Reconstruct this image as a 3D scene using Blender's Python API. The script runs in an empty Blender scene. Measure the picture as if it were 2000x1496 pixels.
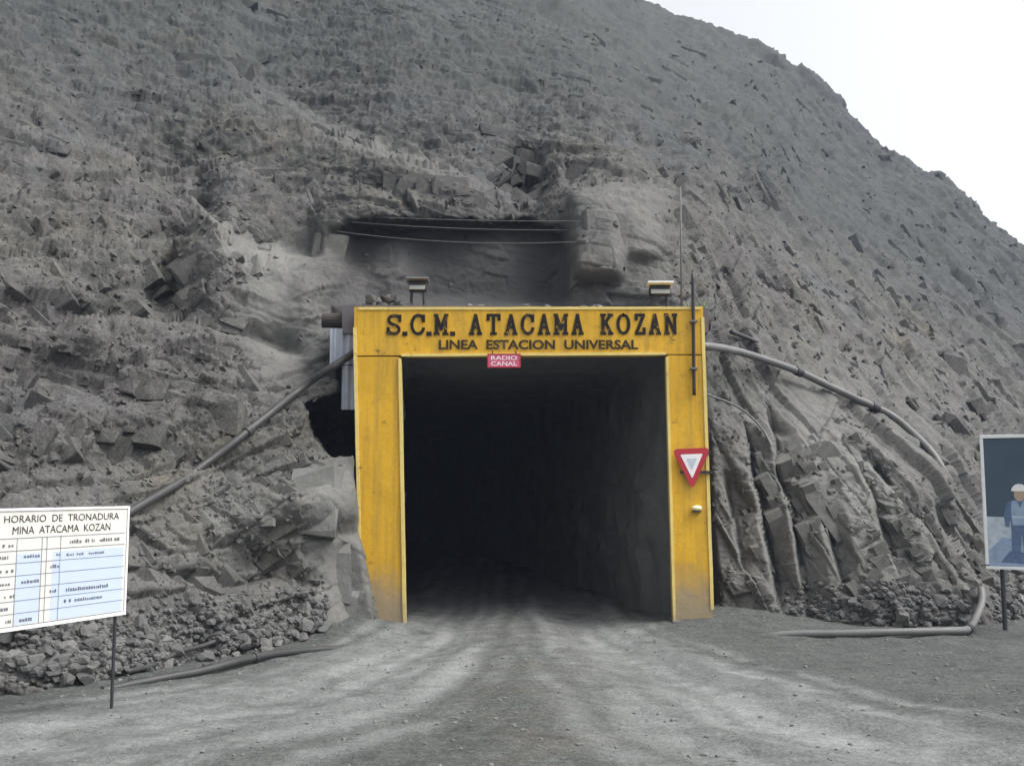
import bpy, bmesh, math, random
import numpy as np
from mathutils import Vector, Matrix

sc = bpy.context.scene
C = sc.collection
R = math.radians
random.seed(7)
rng = np.random.default_rng(11)

# ------------------------------------------------------------------ camera
PITCH = R(6.03)
EYE = np.array([0.0, 0.0, 2.5])
FOC = 1960.0                      # focal length in units of a 2000 wide picture
cam_d = bpy.data.cameras.new('camera')
cam = bpy.data.objects.new('camera', cam_d)
C.objects.link(cam)
cam_d.sensor_width = 36.0
cam_d.lens = 36.0 * FOC / 2000.0
cam_d.clip_start = 0.05
cam_d.clip_end = 2000.0
cam.location = EYE
cam.rotation_euler = (math.pi / 2 + PITCH, 0, 0)
sc.camera = cam

# ------------------------------------------------------------------ sky, sun, exposure
SUN_EL, SUN_AZ = R(56), R(103)     # azimuth clockwise from +Y
world = bpy.data.worlds.new('World')
sc.world = world
world.use_nodes = True
nt = world.node_tree
bg = nt.nodes['Background']
sky = nt.nodes.new('ShaderNodeTexSky')
sky.sky_type = 'NISHITA'
sky.sun_disc = False
sky.sun_elevation = SUN_EL
sky.sun_rotation = SUN_AZ
sky.altitude = 400
sky.air_density = 1.0
sky.dust_density = 8.0
sky.ozone_density = 1.0
hsv = nt.nodes.new('ShaderNodeHueSaturation')      # overcast: nearly colourless sky
hsv.inputs['Saturation'].default_value = 0.09
nt.links.new(sky.outputs['Color'], hsv.inputs['Color'])
nt.links.new(hsv.outputs['Color'], bg.inputs['Color'])
bg.inputs['Strength'].default_value = 0.15

sun_d = bpy.data.lights.new('sun', 'SUN')
sun = bpy.data.objects.new('sun', sun_d)
C.objects.link(sun)
sun_d.energy = 1.0
sun_d.angle = R(40)
sun_d.color = (1.0, 0.97, 0.92)
sdir = Vector((math.sin(SUN_AZ) * math.cos(SUN_EL), math.cos(SUN_AZ) * math.cos(SUN_EL), math.sin(SUN_EL)))
sun.rotation_euler = sdir.to_track_quat('Z', 'Y').to_euler()
sun.location = (0, -20, 60)

sc.view_settings.view_transform = 'Standard'
sc.view_settings.look = 'None'
sc.view_settings.exposure = 1.02
sc.view_settings.gamma = 1.0
sc.cycles.use_denoising = True
sc.cycles.max_bounces = 4
sc.cycles.volume_bounces = 0

# ------------------------------------------------------------------ picture helper: camera pixel column/row + depth -> point
cp, sp = math.cos(PITCH), math.sin(PITCH)
def at(u, v, Y):
    """world point on the camera ray through picture pixel (u,v) at depth y = Y"""
    xc = (np.asarray(u, float) - 1000.0) / FOC
    yc = (748.0 - np.asarray(v, float)) / FOC
    dy = cp - yc * sp
    dz = sp + yc * cp
    k = np.asarray(Y, float) / dy
    return np.stack([EYE[0] + xc * k, EYE[1] + dy * k, EYE[2] + dz * k], -1)
def P(u, v, Y):
    return Vector(at(u, v, Y).tolist())

# ------------------------------------------------------------------ numpy noise
def _hash(x, y, z, seed):
    h = (x.astype(np.uint32) * np.uint32(73856093)) ^ (y.astype(np.uint32) * np.uint32(19349663)) ^ (z.astype(np.uint32) * np.uint32(83492791)) ^ np.uint32((seed * 2654435761) & 0xffffffff)
    h = (h ^ (h >> np.uint32(13))) * np.uint32(0x5bd1e995)
    h = (h ^ (h >> np.uint32(15))) * np.uint32(0x27d4eb2d)
    return h ^ (h >> np.uint32(13))
def perlin(p, seed=0):
    p = p.astype(np.float32)
    i = np.floor(p).astype(np.int64); f = p - i
    w = f * f * f * (f * (f * 6 - 15) + 10)
    out = np.zeros(len(p), np.float32)
    for dx in (0, 1):
        wx = w[:, 0] if dx else 1 - w[:, 0]
        for dy in (0, 1):
            wy = w[:, 1] if dy else 1 - w[:, 1]
            for dz in (0, 1):
                wz = w[:, 2] if dz else 1 - w[:, 2]
                h = _hash(i[:, 0] + dx, i[:, 1] + dy, i[:, 2] + dz, seed)
                g = ((h & np.uint32(255)).astype(np.float32) * (f[:, 0] - dx) + ((h >> np.uint32(8)) & np.uint32(255)).astype(np.float32) * (f[:, 1] - dy)
                     + ((h >> np.uint32(16)) & np.uint32(255)).astype(np.float32) * (f[:, 2] - dz)) / 127.5 - ((f[:, 0] - dx) + (f[:, 1] - dy) + (f[:, 2] - dz))
                out += wx * wy * wz * g
    return out
def fbm(p, octs=4, seed=0, gain=0.5, ridge=False):
    a, s, out = 1.0, 1.0, np.zeros(len(p), np.float32)
    for k in range(octs):
        n = perlin(p * s, seed + k * 17)
        if ridge: n = 0.5 - np.abs(n) * 1.6
        out += a * n; a *= gain; s *= 2.03
    return out
def cells(p, seed=0, tilt=0.9):
    """fractured facets: a randomly offset, randomly tilted plane per cell; and the distance to the cell border"""
    p = p.astype(np.float32)
    i = np.floor(p).astype(np.int64)
    n = len(p)
    F1 = np.full(n, 9, np.float32); F2 = np.full(n, 9, np.float32); val = np.zeros(n, np.float32)
    for dx in (-1, 0, 1):
        for dy in (-1, 0, 1):
            for dz in (-1, 0, 1):
                c = i + np.array([dx, dy, dz])
                h = _hash(c[:, 0], c[:, 1], c[:, 2], seed)
                d0 = p[:, 0] - c[:, 0] - (h & np.uint32(255)).astype(np.float32) / 255
                d1 = p[:, 1] - c[:, 1] - ((h >> np.uint32(8)) & np.uint32(255)).astype(np.float32) / 255
                d2 = p[:, 2] - c[:, 2] - ((h >> np.uint32(16)) & np.uint32(255)).astype(np.float32) / 255
                d = np.sqrt(d0 * d0 + d1 * d1 + d2 * d2)
                near = d < F1
                F2 = np.where(near, F1, np.minimum(F2, d))
                r = (h >> np.uint32(24)).astype(np.float32) / 255
                g0 = ((h >> np.uint32(3)) & np.uint32(63)).astype(np.float32) / 31.5 - 1
                g1 = ((h >> np.uint32(11)) & np.uint32(63)).astype(np.float32) / 31.5 - 1
                g2 = ((h >> np.uint32(19)) & np.uint32(63)).astype(np.float32) / 31.5 - 1
                val = np.where(near, r - 0.5 + tilt * (d0 * g0 + d1 * g1 + d2 * g2), val)
                F1 = np.where(near, d, F1)
    return val, F2 - F1
def sig(x): return 1.0 / (1.0 + np.exp(-np.clip(x, -40, 40)))
def sstep(a, b, x):
    t = np.clip((x - a) / (b - a), 0, 1); return t * t * (3 - 2 * t)

# ------------------------------------------------------------------ materials
class N:
    """tiny node helper"""
    def __init__(s, name):
        s.m = bpy.data.materials.new(name); s.m.use_nodes = True
        s.t = s.m.node_tree; s.b = s.t.nodes['Principled BSDF']
        s.b.inputs['Roughness'].default_value = 0.9
        s.b.inputs['Specular IOR Level'].default_value = 0.25
    def n(s, typ, **kw):
        x = s.t.nodes.new(typ)
        for k, v in kw.items():
            if k in x.inputs.keys(): x.inputs[k].default_value = v
            else: setattr(x, k, v)
        return x
    def l(s, a, b): s.t.links.new(a, b)
    def coord(s, kind='Object'):
        return s.n('ShaderNodeTexCoord').outputs[kind]
    def noise(s, vec, scale, detail=6, rough=0.6, dist=0.0):
        x = s.n('ShaderNodeTexNoise', Scale=scale, Detail=detail, Roughness=rough, Distortion=dist)
        if vec is not None: s.l(vec, x.inputs['Vector'])
        return x.outputs['Fac']
    def ramp(s, fac, stops):
        x = s.n('ShaderNodeValToRGB')
        e = x.color_ramp.elements
        while len(e) < len(stops): e.new(0.5)
        for k, (p, c) in enumerate(stops):
            e[k].position = p; e[k].color = (c, c, c, 1) if isinstance(c, (int, float)) else (*c, 1)
        s.l(fac, x.inputs['Fac']); return x.outputs['Color']
    def mix(s, fac, a, b, typ='MIX'):
        x = s.n('ShaderNodeMix', data_type='RGBA', blend_type=typ)
        for sock, val in ((x.inputs[0], fac), (x.inputs[6], a), (x.inputs[7], b)):
            if isinstance(val, (int, float)): sock.default_value = val
            elif isinstance(val, tuple): sock.default_value = (*val, 1)
            else: s.l(val, sock)
        return x.outputs[2]
    def math(s, op, a, b=None):
        x = s.n('ShaderNodeMath', operation=op)
        for k, val in enumerate((a, b)):
            if val is None: continue
            if isinstance(val, (int, float)): x.inputs[k].default_value = val
            else: s.l(val, x.inputs[k])
        return x.outputs[0]
    def attr(s, name):
        return s.n('ShaderNodeAttribute', attribute_name=name).outputs['Fac']
    def bump(s, h, strength=0.5, dist=0.05, prev=None):
        x = s.n('ShaderNodeBump', Strength=strength, Distance=dist)
        s.l(h, x.inputs['Height'])
        if prev is not None: s.l(prev, x.inputs['Normal'])
        s.l(x.outputs['Normal'], s.b.inputs['Normal']); return x.outputs['Normal']
    def base(s, c):
        if isinstance(c, tuple): s.b.inputs['Base Color'].default_value = (*c, 1)
        else: s.l(c, s.b.inputs['Base Color'])

def mat_rock():
    k = N('rock'); co = k.coord()
    big = k.noise(co, 0.35, 5, 0.6, 0.3); mid = k.noise(co, 1.7, 8, 0.65, 0.4); fine = k.noise(co, 9.0, 6, 0.7)
    c1 = k.ramp(mid, [(0.25, (0.085, 0.085, 0.08)), (0.5, (0.155, 0.153, 0.145)), (0.78, (0.25, 0.245, 0.23))])
    tint = k.ramp(big, [(0.3, (0.86, 0.93, 0.98)), (0.45, (1.02, 0.98, 1.0)), (0.58, (1.0, 1.0, 0.97)), (0.75, (1.12, 1.0, 0.84))])
    c2 = k.mix(1.0, c1, tint, 'MULTIPLY')
    c2 = k.mix(0.75, c2, k.ramp(k.noise(co, 26.0, 4, 0.7), [(0.3, 0.45), (0.5, 1.0), (0.7, 1.6)]), 'MULTIPLY')
    c2 = k.mix(0.65, c2, k.ramp(fine, [(0.2, 0.5), (0.5, 1.0), (0.8, 1.5)]), 'MULTIPLY')
    # darker, blue-green natural surface on the upper slopes
    up = k.mix(0.4, k.mix(mid, (0.045, 0.058, 0.060), (0.105, 0.122, 0.122)), c2)
    c3 = k.mix(k.attr('upper'), c2, up)
    dustn = k.math('MULTIPLY', k.attr('dust'), k.ramp(k.noise(co, 2.2, 6, 0.6), [(0.25, 0.55), (0.6, 1.0)]))
    dustc = k.mix(k.noise(co, 9.0, 8, 0.75), (0.25, 0.248, 0.232), (0.36, 0.355, 0.33))
    c4 = k.mix(dustn, c3, dustc)
    c5 = k.mix(k.attr('shot'), c4, k.mix(k.noise(co, 1.3, 6, 0.6), (0.08, 0.08, 0.083), (0.155, 0.155, 0.15)))
    k.base(k.mix(1.0, c5, (0.51, 0.512, 0.515), 'MULTIPLY'))
    k.b.inputs['Roughness'].default_value = 0.95
    k.b.inputs['Specular IOR Level'].default_value = 0.15
    v = k.n('ShaderNodeTexVoronoi', Scale=7.0, feature='F1'); k.l(co, v.inputs['Vector'])
    n1 = k.bump(k.noise(co, 17.0, 8, 0.72), 0.55, 0.035)
    k.bump(v.outputs['Distance'], 0.25, 0.04, n1)
    return k.m

def mat_stone(name, lo, hi):
    k = N(name); co = k.coord()
    oi = k.n('ShaderNodeObjectInfo')
    add = k.n('ShaderNodeVectorMath', operation='ADD'); k.l(co, add.inputs[0]); k.l(oi.outputs['Location'], add.inputs[1])
    f = k.noise(add.outputs[0], 4.0, 6, 0.65)
    c = k.mix(f, lo, hi)
    c = k.mix(0.55, c, k.ramp(oi.outputs['Random'], [(0, 0.55), (1, 1.4)]), 'MULTIPLY')
    k.base(c); k.bump(k.noise(add.outputs[0], 14, 6, 0.7), 0.6, 0.03)
    return k.m

def mat_ground():
    k = N('ground_dirt'); co = k.coord()
    mid = k.noise(co, 0.8, 8, 0.62, 0.6); fine = k.noise(co, 16.0, 5, 0.7); gr = k.noise(co, 45.0, 3, 0.6)
    mp = k.n('ShaderNodeMapping'); mp.inputs['Scale'].default_value = (0.9, 3.2, 1); k.l(co, mp.inputs['Vector'])
    strk = k.noise(mp.outputs['Vector'], 1.5, 8, 0.68, 0.8)
    c = k.mix(mid, (0.060, 0.065, 0.061), (0.108, 0.114, 0.108))
    c = k.mix(k.attr('track'), c, k.mix(k.noise(co, 2.5, 6, 0.6), (0.20, 0.208, 0.203), (0.275, 0.283, 0.277)))
    c = k.mix(k.attr('loose'), c, k.mix(k.noise(co, 6, 5, 0.7), (0.06, 0.059, 0.053), (0.125, 0.12, 0.108)))
    c = k.mix(0.8, c, k.ramp(strk, [(0.3, 0.68), (0.5, 1.0), (0.7, 1.28)]), 'MULTIPLY')
    c = k.mix(0.9, c, k.ramp(fine, [(0.3, 0.55), (0.5, 1.0), (0.7, 1.4)]), 'MULTIPLY')
    c = k.mix(0.6, c, k.ramp(gr, [(0.3, 0.5), (0.5, 1.0), (0.7, 1.5)]), 'MULTIPLY')
    c = k.mix(k.math('MULTIPLY', k.attr('track'), 0.55), c, k.mix(k.noise(co, 3.5, 7, 0.65), (0.17, 0.177, 0.172), (0.27, 0.278, 0.272)))
    k.base(c); k.b.inputs['Roughness'].default_value = 0.97; k.b.inputs['Specular IOR Level'].default_value = 0.1
    n1 = k.bump(k.noise(co, 7.0, 8, 0.7), 0.8, 0.08)
    k.bump(gr, 0.35, 0.015, n1)
    return k.m

def mat_paint(name, col, dirt_z=None, rust=True, streak=True, rough=0.55):
    """weathered paint: tonal drift, streaks, rust blotches, dust near the ground"""
    k = N(name); co = k.coord()
    a = tuple(min(1, x * 1.05) for x in col); b = tuple(x * 0.66 for x in col)
    c = k.mix(k.noise(co, 1.1, 5, 0.6), b, a)
    if streak:
        mp = k.n('ShaderNodeMapping'); mp.inputs['Scale'].default_value = (9, 9, 0.5); k.l(co, mp.inputs['Vector'])
        st = k.ramp(k.noise(mp.outputs['Vector'], 1.0, 6, 0.65), [(0.44, 0.0), (0.70, 0.75)])
        c = k.mix(st, c, tuple(x * 0.55 for x in (col[0] * 0.9, col[1], col[2] + 0.06)))
    if rust:
        r = k.ramp(k.noise(co, 3.4, 8, 0.72, 0.5), [(0.60, 0.0), (0.70, 0.9)])
        c = k.mix(r, c, (0.13, 0.065, 0.03))
    if dirt_z is not None:
        sep = k.n('ShaderNodeSeparateXYZ'); k.l(k.n('ShaderNodeNewGeometry').outputs['Position'], sep.inputs[0])
        h = k.math('ADD', sep.outputs['Z'], k.math('MULTIPLY', k.noise(co, 2.2, 6, 0.65), 0.9))
        d = k.n('ShaderNodeMapRange'); k.l(h, d.inputs['Value'])
        d.inputs['From Min'].default_value = dirt_z + 0.9; d.inputs['From Max'].default_value = dirt_z + 0.2
        c = k.mix(k.math('MULTIPLY', d.outputs['Result'], 0.8), c, (0.23, 0.215, 0.18))
    c = k.mix(0.35, c, k.ramp(k.noise(co, 14, 5, 0.7), [(0.3, 0.72), (0.6, 1.08)]), 'MULTIPLY')
    k.base(c); k.b.inputs['Roughness'].default_value = rough
    k.bump(k.noise(co, 2.3, 6, 0.65), 0.25, 0.05)
    return k.m

def mat_letter(name, col, under, amount):
    """brushed letters worn through to the paint below"""
    k = N(name); co = k.coord()
    k.base(k.mix(k.ramp(k.noise(co, 11, 8, 0.75), [(amount, 0.0), (amount + 0.10, 0.9)]), col, under)); k.b.inputs['Roughness'].default_value = 0.75
    return k.m

def mat_plain(name, col, rough=0.7, metal=0.0, var=0.25, scale=6.0, bump=0.15):
    k = N(name); co = k.coord()
    k.base(k.mix(k.noise(co, scale, 6, 0.65), tuple(x * (1 - var) for x in col), tuple(min(1, x * (1 + var)) for x in col)))
    k.b.inputs['Roughness'].default_value = rough; k.b.inputs['Metallic'].default_value = metal
    if bump: k.bump(k.noise(co, scale * 2.5, 5, 0.65), bump, 0.02)
    return k.m

M = {
    'rock': mat_rock(), 'ground': mat_ground(),
    'stone': mat_stone('rubble_stone', (0.05, 0.05, 0.05), (0.135, 0.134, 0.13)),
    'pale_stone': mat_stone('dusty_stone', (0.09, 0.09, 0.086), (0.18, 0.177, 0.167)),
    'gravel': mat_plain('gravel_stone', (0.15, 0.155, 0.148), 0.95, 0, 0.4, 11.0, 0.3),
    'yellow': mat_paint('yellow_paint', (0.80, 0.455, 0.03), dirt_z=0.7),
    'yellow_edge': mat_paint('worn_yellow_edge', (0.84, 0.66, 0.22), dirt_z=0.1, streak=False),
    'black_paint': mat_letter('black_lettering', (0.012, 0.010, 0.008), (0.52, 0.31, 0.04), 0.58),
    'worn_black': mat_letter('faded_lettering', (0.04, 0.03, 0.014), (0.52, 0.31, 0.04), 0.60),
    'pipe': mat_plain('dusty_black_pipe', (0.045, 0.045, 0.045), 0.42, 0, 0.5, 3.0),
    'grey_pipe': mat_plain('grey_plastic_pipe', (0.125, 0.125, 0.122), 0.4, 0, 0.35, 3.0),
    'dark_pipe': mat_plain('dark_pipe', (0.045, 0.045, 0.047), 0.5),
    'white_board': mat_plain('board_white', (0.60, 0.585, 0.54), 0.5, 0, 0.07, 1.3, 0.03),
    'blue_board': mat_plain('board_pale_blue', (0.44, 0.51, 0.66), 0.5, 0, 0.07, 2.0, 0.03),
    'line': mat_plain('board_line', (0.20, 0.21, 0.24), 0.6, 0, 0.3, 5.0, 0),
    'board_text': mat_plain('board_text', (0.035, 0.028, 0.025), 0.6, 0, 0.3, 5.0, 0),
    'scribble': mat_plain('marker_writing', (0.13, 0.135, 0.15), 0.6, 0, 0.3, 5.0, 0),
    'timber': mat_plain('dark_timber', (0.05, 0.042, 0.038), 0.85, 0, 0.4, 4.0),
    'steel': mat_plain('grey_steel', (0.18, 0.18, 0.18), 0.55, 0.4, 0.3),
    'dark_steel': mat_plain('dark_steel', (0.045, 0.045, 0.047), 0.55, 0.3, 0.3),
    'zinc': mat_plain('galvanised_sheet', (0.46, 0.50, 0.58), 0.45, 0.25, 0.3, 5.0),
    'concrete': mat_plain('canopy_concrete', (0.13, 0.12, 0.128), 0.9, 0, 0.35, 2.0, 0.3),
    'white_paint': mat_plain('white_paint', (0.74, 0.75, 0.74), 0.5, 0, 0.12),
    'red': mat_plain('sign_red', (0.42, 0.035, 0.05), 0.45, 0, 0.2),
    'red_pink': mat_plain('faded_red_sign', (0.56, 0.10, 0.17), 0.5, 0, 0.15),
    'sign_white': mat_plain('sign_white', (0.80, 0.77, 0.79), 0.45, 0, 0.08),
    'sign_grey': mat_plain('sign_worn_grey', (0.50, 0.56, 0.60), 0.5, 0, 0.2),
    'lens': mat_plain('pale_lens', (0.85, 0.78, 0.50), 0.25, 0, 0.05),
    'glass': mat_plain('lamp_glass', (0.30, 0.32, 0.31), 0.15, 0, 0.15),
    'cable': mat_plain('pale_cable', (0.14, 0.14, 0.137), 0.6, 0, 0.2),
    'weed': mat_plain('dusty_weed', (0.17, 0.22, 0.14), 0.8, 0, 0.4, 9),
    'poster_sky': mat_plain('poster_dark_blue', (0.055, 0.085, 0.115), 0.4, 0, 0.35, 1.4, 0.02),
    'poster_blue': mat_plain('poster_blue', (0.10, 0.15, 0.25), 0.4, 0, 0.6, 12, 0.02),
    'poster_mid': mat_plain('poster_mid_blue', (0.26, 0.34, 0.46), 0.4, 0, 0.35, 9, 0.02),
    'poster_pale': mat_plain('poster_pale', (0.42, 0.48, 0.54), 0.4, 0, 0.55, 9, 0.02),
    'poster_skin': mat_plain('poster_skin', (0.40, 0.30, 0.22), 0.4, 0, 0.2, 9, 0.02),
    'poster_dark': mat_plain('poster_dark', (0.05, 0.06, 0.085), 0.4, 0, 0.4, 9, 0.02),
}

# ------------------------------------------------------------------ object helpers
def link(name, mesh, mat=None, parent=None, smooth=False):
    o = bpy.data.objects.new(name, mesh); C.objects.link(o)
    if mat is not None and not mesh.materials: mesh.materials.append(mat)
    if parent is not None: o.parent = parent
    if smooth: mesh.shade_smooth()
    return o
def from_bm(name, bm, mat, parent=None, smooth=False):
    bmesh.ops.recalc_face_normals(bm, faces=bm.faces[:])
    me = bpy.data.meshes.new(name); bm.to_mesh(me); bm.free()
    return link(name, me, mat, parent, smooth)
def tag(o, label=None, cat=None, group=None, kind=None):
    if label: o['label'] = label
    if cat: o['category'] = cat
    if group: o['group'] = group
    if kind: o['kind'] = kind
    return o
def empty(name, loc, label, cat, group=None, rz=0.0):
    o = bpy.data.objects.new(name, None); C.objects.link(o)
    o.location = loc; o.rotation_euler = (0, 0, rz); o.empty_display_size = 0.3
    return tag(o, label, cat, group)
def box(bm, c, s, rot=None, bevel=0.0):
    r = bmesh.ops.create_cube(bm, size=1.0)
    vs = r['verts']
    for v in vs:
        v.co = Vector((v.co.x * s[0], v.co.y * s[1], v.co.z * s[2]))
    if bevel:
        es = list({e for v in vs for e in v.link_edges})
        rb = bmesh.ops.bevel(bm, geom=es, offset=bevel, segments=2, affect='EDGES', profile=0.6)
        vs = list({v for f in rb['faces'] for v in f.verts} | {v for v in vs if v.is_valid})
    for v in vs:
        if rot is not None: v.co = rot @ v.co
        v.co += Vector(c)
def prism(bm, pts, y0, y1):
    """outline in x,z extruded between two depths"""
    a = [bm.verts.new((p[0], y0, p[1])) for p in pts]
    b = [bm.verts.new((p[0], y1, p[1])) for p in pts]
    bm.faces.new(a); bm.faces.new(b[::-1])
    for i in range(len(pts)):
        j = (i + 1) % len(pts)
        bm.faces.new((a[j], a[i], b[i], b[j]))
def tube(bm, pts, rad, seg=12, cap=True):
    pts = [Vector(p) for p in pts]
    n = len(pts); rr = rad if hasattr(rad, '__len__') else [rad] * n
    up = Vector((0, 0, 1)); rings = []
    t0 = (pts[1] - pts[0]).normalized()
    nrm = t0.cross(up) if abs(t0.dot(up)) < 0.95 else t0.cross(Vector((1, 0, 0)))
    nrm.normalize()
    for i in range(n):
        t = (pts[min(i + 1, n - 1)] - pts[max(i - 1, 0)]).normalized()
        nrm = (nrm - t * nrm.dot(t)).normalized(); b = t.cross(nrm)
        rings.append([bm.verts.new(pts[i] + (nrm * math.cos(a) + b * math.sin(a)) * rr[i]) for a in [2 * math.pi * k / seg for k in range(seg)]])
    for i in range(n - 1):
        for k in range(seg):
            bm.faces.new((rings[i][k], rings[i][(k + 1) % seg], rings[i + 1][(k + 1) % seg], rings[i + 1][k]))
    if cap: bm.faces.new(rings[0][::-1]); bm.faces.new(rings[-1])
def smooth_path(pts, n=80, jitter=0.0):
    p = np.array([list(q) for q in pts], float)
    for _ in range(4):                       # corner cutting
        q = [p[0]]
        for a, b in zip(p[:-1], p[1:]): q += [a * 0.75 + b * 0.25, a * 0.25 + b * 0.75]
        q.append(p[-1]); p = np.array(q)
    s = np.r_[0, np.cumsum(np.linalg.norm(np.diff(p, axis=0), axis=1))]
    t = np.linspace(0, s[-1], n)
    o = np.stack([np.interp(t, s, p[:, k]) for k in range(3)], -1)
    if jitter:
        o[1:-1] += np.stack([perlin(o * 1.1, 5 + k) for k in range(3)], -1)[1:-1] * jitter
    return o
def grid_mesh(name, V, nu, nv, keep=None):
    """V: (nu*nv,3), index = i*nv + j"""
    i, j = np.meshgrid(np.arange(nu - 1), np.arange(nv - 1), indexing='ij')
    a = (i * nv + j).ravel()
    F = np.stack([a, a + nv, a + nv + 1, a + 1], -1)
    if keep is not None: F = F[keep(F)]
    me = bpy.data.meshes.new(name)
    me.vertices.add(len(V)); me.vertices.foreach_set('co', V.astype(np.float32).ravel())
    me.loops.add(len(F) * 4); me.loops.foreach_set('vertex_index', F.ravel().astype(np.int32))
    me.polygons.add(len(F))
    me.polygons.foreach_set('loop_start', np.arange(0, len(F) * 4, 4, dtype=np.int32))
    me.polygons.foreach_set('loop_total', np.full(len(F), 4, np.int32))
    me.update(calc_edges=True); me.validate()
    return me
def set_attr(me, name, arr):
    a = me.attributes.new(name, 'FLOAT', 'POINT'); a.data.foreach_set('value', np.clip(arr, 0, 1).astype(np.float32).ravel())

# ------------------------------------------------------------------ tunnel axis (bends away to the left)
PY = 18.7                                       # front plane of the portal
def tun_x(y): return 0.43 - 0.13 * (y - 19.0) - 0.0045 * np.maximum(y - 19.0, 0) ** 2
HW, HH = 2.62, 5.08

# ------------------------------------------------------------------ ground
TRK_R = np.array([(1.4, 40), (1.35, 24), (1.15, 20), (1.45, 17), (1.85, 14.2), (2.75, 11.2), (4.0, 9.5), (7.0, 7.4), (12, 5.5)])
TRK_L = np.array([(-1.3, 40), (-1.2, 24), (-1.1, 20), (-1.3, 17.5), (-1.9, 14.5), (-2.7, 12.2), (-4.6, 10.4), (-8.0, 8.8), (-14, 7)])
def path_dist(x, y, path):
    d = np.full(x.shape, 1e9)
    for (ax, ay), (bx, by) in zip(path[:-1], path[1:]):
        vx, vy = bx - ax, by - ay
        t = np.clip(((x - ax) * vx + (y - ay) * vy) / (vx * vx + vy * vy), 0, 1)
        d = np.minimum(d, np.hypot(x - ax - t * vx, y - ay - t * vy))
    return d
def ground_z(x, y):
    x = np.asarray(x, float); y = np.asarray(y, float)
    p = np.stack([x.ravel(), y.ravel(), np.zeros(x.size)], -1)
    n = (fbm(p * 0.45, 3, 3) * 0.06 + fbm(p * 2.6, 4, 9) * 0.035).reshape(x.shape)
    wob = (perlin(p * 0.5, 71) * 0.35).reshape(x.shape)
    z = n
    for tr in (TRK_R, TRK_L):
        d = path_dist(x, y, tr) + wob
        z = z - 0.05 * np.exp(-(d / 0.45) ** 2) + 0.035 * np.exp(-((d - 0.85) / 0.3) ** 2)
    z = z + 0.26 * np.exp(-((x - 4.0) / 1.3) ** 2 - ((y - 19.4) / 1.0) ** 2)       # spill at the right post
    z = z + 0.10 * np.exp(-((x - 0.25) / 0.7) ** 2 - ((y - 14.0) / 4.5) ** 2)     # ridge between the wheel tracks
    z = z + 0.30 * np.exp(-((x + 3.1) / 0.9) ** 2 - ((y - 18.2) / 0.9) ** 2)
    return z
def gz(x, y): return float(ground_z(np.array([x]), np.array([y]))[0])
gx = np.r_[-np.geomspace(118, 8.2, 26), np.linspace(-8, 9.5, 430), np.geomspace(9.8, 118, 26)]
gy = np.r_[np.linspace(-50, 6, 20), np.linspace(6.3, 21, 400), np.geomspace(21.2, 140, 60)]
GX, GY = np.meshgrid(gx, gy, indexing='ij')
GZ = ground_z(GX, GY)
V = np.stack([GX.ravel(), GY.ravel(), GZ.ravel()], -1)
me = grid_mesh('ground', V, len(gx), len(gy))
pn = np.stack([GX.ravel(), GY.ravel(), np.zeros(GX.size)], -1)
wob = perlin(pn * 0.6, 33) * 0.5 + perlin(pn * 2.1, 34) * 0.28
dR = path_dist(GX, GY, TRK_R).ravel() + wob; dL = path_dist(GX, GY, TRK_L).ravel() + wob
def signed(x, y, path):
    d = np.full(x.shape, 1e9); sg_ = np.ones(x.shape)
    for (ax_, ay_), (bx_, by_) in zip(path[:-1], path[1:]):
        vx, vy = bx_ - ax_, by_ - ay_
        t_ = np.clip(((x - ax_) * vx + (y - ay_) * vy) / (vx * vx + vy * vy), 0, 1)
        dd = np.hypot(x - ax_ - t_ * vx, y - ay_ - t_ * vy); c_ = np.sign(vx * (y - ay_) - vy * (x - ax_))
        m_ = dd < d; d = np.where(m_, dd, d); sg_ = np.where(m_, c_, sg_)
    return d * sg_
trk = np.zeros(len(V)); spread = 1 + 0.10 * np.clip(18 - V[:, 1], 0, 12)
for pth, seed in ((TRK_R, 900), (TRK_L, 950)):
    sd_ = signed(GX, GY, pth).ravel() + perlin(pn * 0.35, seed) * 0.35
    for k_, (of_, wd_, st_) in enumerate(((-1.15, .13, .5), (-.75, .2, .85), (-.3, .16, .7), (.05, .22, 1.0), (.45, .15, .75), (.85, .2, .8), (1.3, .12, .45))):
        brk = np.clip(0.55 + 1.5 * perlin(np.stack([pn[:, 0] * .5 + 7 * k_, pn[:, 1] * .3, pn[:, 2]], -1), seed + k_) + 0.8 * perlin(pn * 2.6, seed + 20 + k_), 0.05, 1)
        trk = np.maximum(trk, st_ * brk * np.exp(-((sd_ / spread - of_) / wd_) ** 2))
    trk = np.maximum(trk, 0.45 * np.exp(-(sd_ / spread / 0.9) ** 4) * np.clip(0.7 + fbm(pn * 1.2, 4, seed + 5), 0, 1))
set_attr(me, 'track', trk)
mid = np.exp(-((V[:, 0] - 0.35) / 0.95) ** 2) * sstep(20.5, 18, V[:, 1])
set_attr(me, 'loose', mid * np.clip(0.45 + 1.6 * fbm(pn * 1.4, 4, 60), 0, 1))
tag(link('ground', me, M['ground'], smooth=True), 'grey dirt yard with wheel tracks running into the tunnel', kind='structure')

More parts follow.
